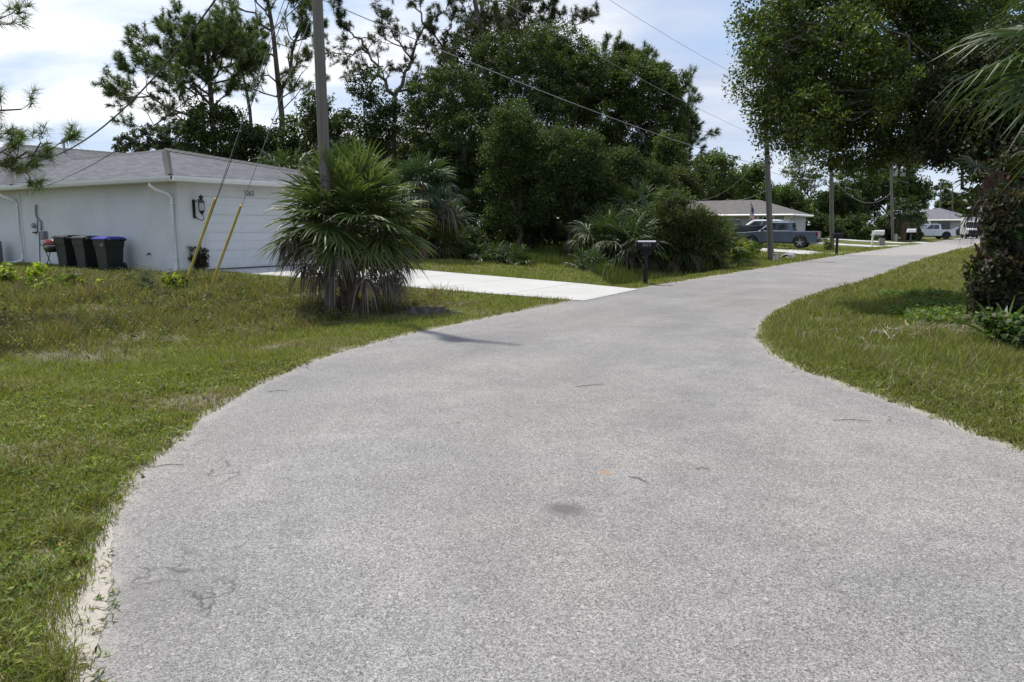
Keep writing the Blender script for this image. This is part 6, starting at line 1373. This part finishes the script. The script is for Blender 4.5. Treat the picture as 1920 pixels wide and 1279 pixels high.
# dead straw and fronds scattered before the thicket
dl = Geo(); c0 = GP(1800, 628); n_ = 420; cx = c0[0] + rng.normal(.2, .75, n_); cy = c0[1] + rng.normal(.1, .32, n_); cz, csd, _ = gz(cx, cy, True); kk = csd > .5; cx, cy, cz = cx[kk], cy[kk], cz[kk]
leaf_cloud(dl, np.stack([cx, cy, cz + .05], 1), .07, 3, .2, .016, [(.30, .26, .20), (.22, .18, .14), (.38, .34, .28)], 1.5, droop=.0)
c0 = GP(770, 580); n_ = 420; cx = c0[0] + rng.normal(-.1, .7, n_); cy = c0[1] + rng.normal(.2, .45, n_); cz, csd, _ = gz(cx, cy, True); kk = csd > .3; cx, cy, cz = cx[kk], cy[kk], cz[kk]
leaf_cloud(dl, np.stack([cx, cy, cz + .03], 1), .06, 3, .16, .014, [(.16, .12, .09), (.10, .07, .055), (.22, .18, .14)], 1.5, droop=.0)
tag(dl.obj('dead_leaf_litter', M['deadfrond']), 'dry straw coloured leaf litter lying on the verges', 'leaf litter', kind='stuff')
LB = {'lawn_grass': 'mown green lawn grass along the left roadside', 'verge_grass': 'rough uncut grass on the right verge', 'dry_weeds': 'dry olive weeds and straw covering the lot before the white house', 'tall_grass': 'tall dark green grass at the foot of the wood'}
for kx, gg in sets.items():
    if gg.n: tag(gg.obj(kx, M['grass']), LB[kx], 'grass', kind='stuff')
# sand washed onto the asphalt at the near left corner
sp = [(92,1285),(130,1190),(150,1110),(184,1040),(198,990),(208,962),(215,968),(211,1010),(210,1060),(203,1110),(197,1190),(178,1285)]
spw = np.array([G0(*q)[:2] for q in sp]); spw = np.vstack([spw, spw[:1]]); spw = smooth_line(resample(spw, .03), 2); spw = rag(spw, .03)
o = flat_poly('sand', spw, lambda x, y: 0 * x + .004, simple('pale_sand', (.40, .37, .33), (.33, .30, .26), .95, 40), .0035); tag(o, kind='structure')
# ------------------------------------------------------------------ daylight
SUN_EL = R(62); SUN_AZ = math.atan2(-2.6, 3.1)
sd_ = Vector((math.sin(SUN_AZ) * math.cos(SUN_EL), math.cos(SUN_AZ) * math.cos(SUN_EL), math.sin(SUN_EL)))
sl = bpy.data.lights.new('sun', 'SUN'); sl.energy = 4.0; sl.angle = R(1.4); sl.color = (1.0, 0.94, 0.85)
so = bpy.data.objects.new('sun', sl); COL.objects.link(so); so.rotation_euler = sd_.to_track_quat('Z', 'Y').to_euler(); so.location = (0, 0, 40)
w = bpy.data.worlds.new('World'); SC.world = w; w.use_nodes = True; nt = w.node_tree; L = nt.links.new
bg = nt.nodes['Background']
sky = N(nt, 'ShaderNodeTexSky', sky_type='NISHITA'); sky.sun_disc = False; sky.sun_elevation = SUN_EL; sky.sun_rotation = SUN_AZ; sky.air_density = 1.0; sky.dust_density = 1.5; sky.ozone_density = 1.0
tc = N(nt, 'ShaderNodeTexCoord'); sx = N(nt, 'ShaderNodeSeparateXYZ'); L(tc.outputs['Generated'], sx.inputs[0])
zc = mth(nt, 'ADD', mth(nt, 'MAXIMUM', sx.outputs[2], 0.0), 0.20)
cb = N(nt, 'ShaderNodeCombineXYZ'); L(mth(nt, 'DIVIDE', sx.outputs[0], zc), cb.inputs[0]); L(mth(nt, 'DIVIDE', sx.outputs[1], zc), cb.inputs[1])
mp = N(nt, 'ShaderNodeMapping'); mp.inputs['Location'].default_value = (1.3, 0.4, 0); mp.inputs['Scale'].default_value = (0.9, 1.5, 1); L(cb.outputs[0], mp.inputs[0])
c1 = noise(nt, mp.outputs[0], 1.1, 8, 0.52, 0.25); c2 = noise(nt, mp.outputs[0], 1.7, 8, 0.55, 0.3)
dt = N(nt, 'ShaderNodeVectorMath', operation='DOT_PRODUCT'); L(tc.outputs['Generated'], dt.inputs[0]); dt.inputs[1].default_value = (math.sin(R(-35)) * .93, math.cos(R(-35)) * .93, .37)
glow = ramp(nt, dt.outputs['Value'], 0.72, 0.98)
cover = mth(nt, 'ADD', c1.outputs[0], mth(nt, 'MULTIPLY', glow, 0.05))
mask = ramp(nt, cover, 0.38, 0.60)
shade = ramp(nt, mth(nt, 'ADD', mth(nt, 'MULTIPLY', c2.outputs[0], 0.9), mth(nt, 'MULTIPLY', glow, 0.42)), 0.36, 0.78)
cloud = mixc(nt, (4.6, 5.25, 6.7), (8.2, 8.4, 8.7), shade)
cloud = mixc(nt, cloud, (10.0, 10.2, 10.4), mth(nt, 'MULTIPLY', mth(nt, 'MULTIPLY', glow, shade), 0.75))
low = ramp(nt, sx.outputs[2], 0.0, 0.13, (1, 1, 1), (0, 0, 0))
skyc = mixc(nt, sky.outputs[0], (4.4, 5.8, 8.4), 0.7)
col = mixc(nt, skyc, cloud, mask); col = mixc(nt, col, (6.9, 7.8, 8.7), mth(nt, 'MULTIPLY', low, 0.75))
L(col, bg.inputs['Color']); bg.inputs['Strength'].default_value = 0.1
SC.view_settings.view_transform = 'Standard'; SC.view_settings.look = 'None'; SC.view_settings.gamma = 1.0; SC.view_settings.exposure = 0.3; SC.view_settings.use_curve_mapping = False
SC.render.engine = 'CYCLES'; SC.cycles.max_bounces = 6; SC.cycles.diffuse_bounces = 3; SC.cycles.glossy_bounces = 2; SC.cycles.transmission_bounces = 2; SC.cycles.use_denoising = True; SC.cycles.sample_clamp_indirect = 6.0
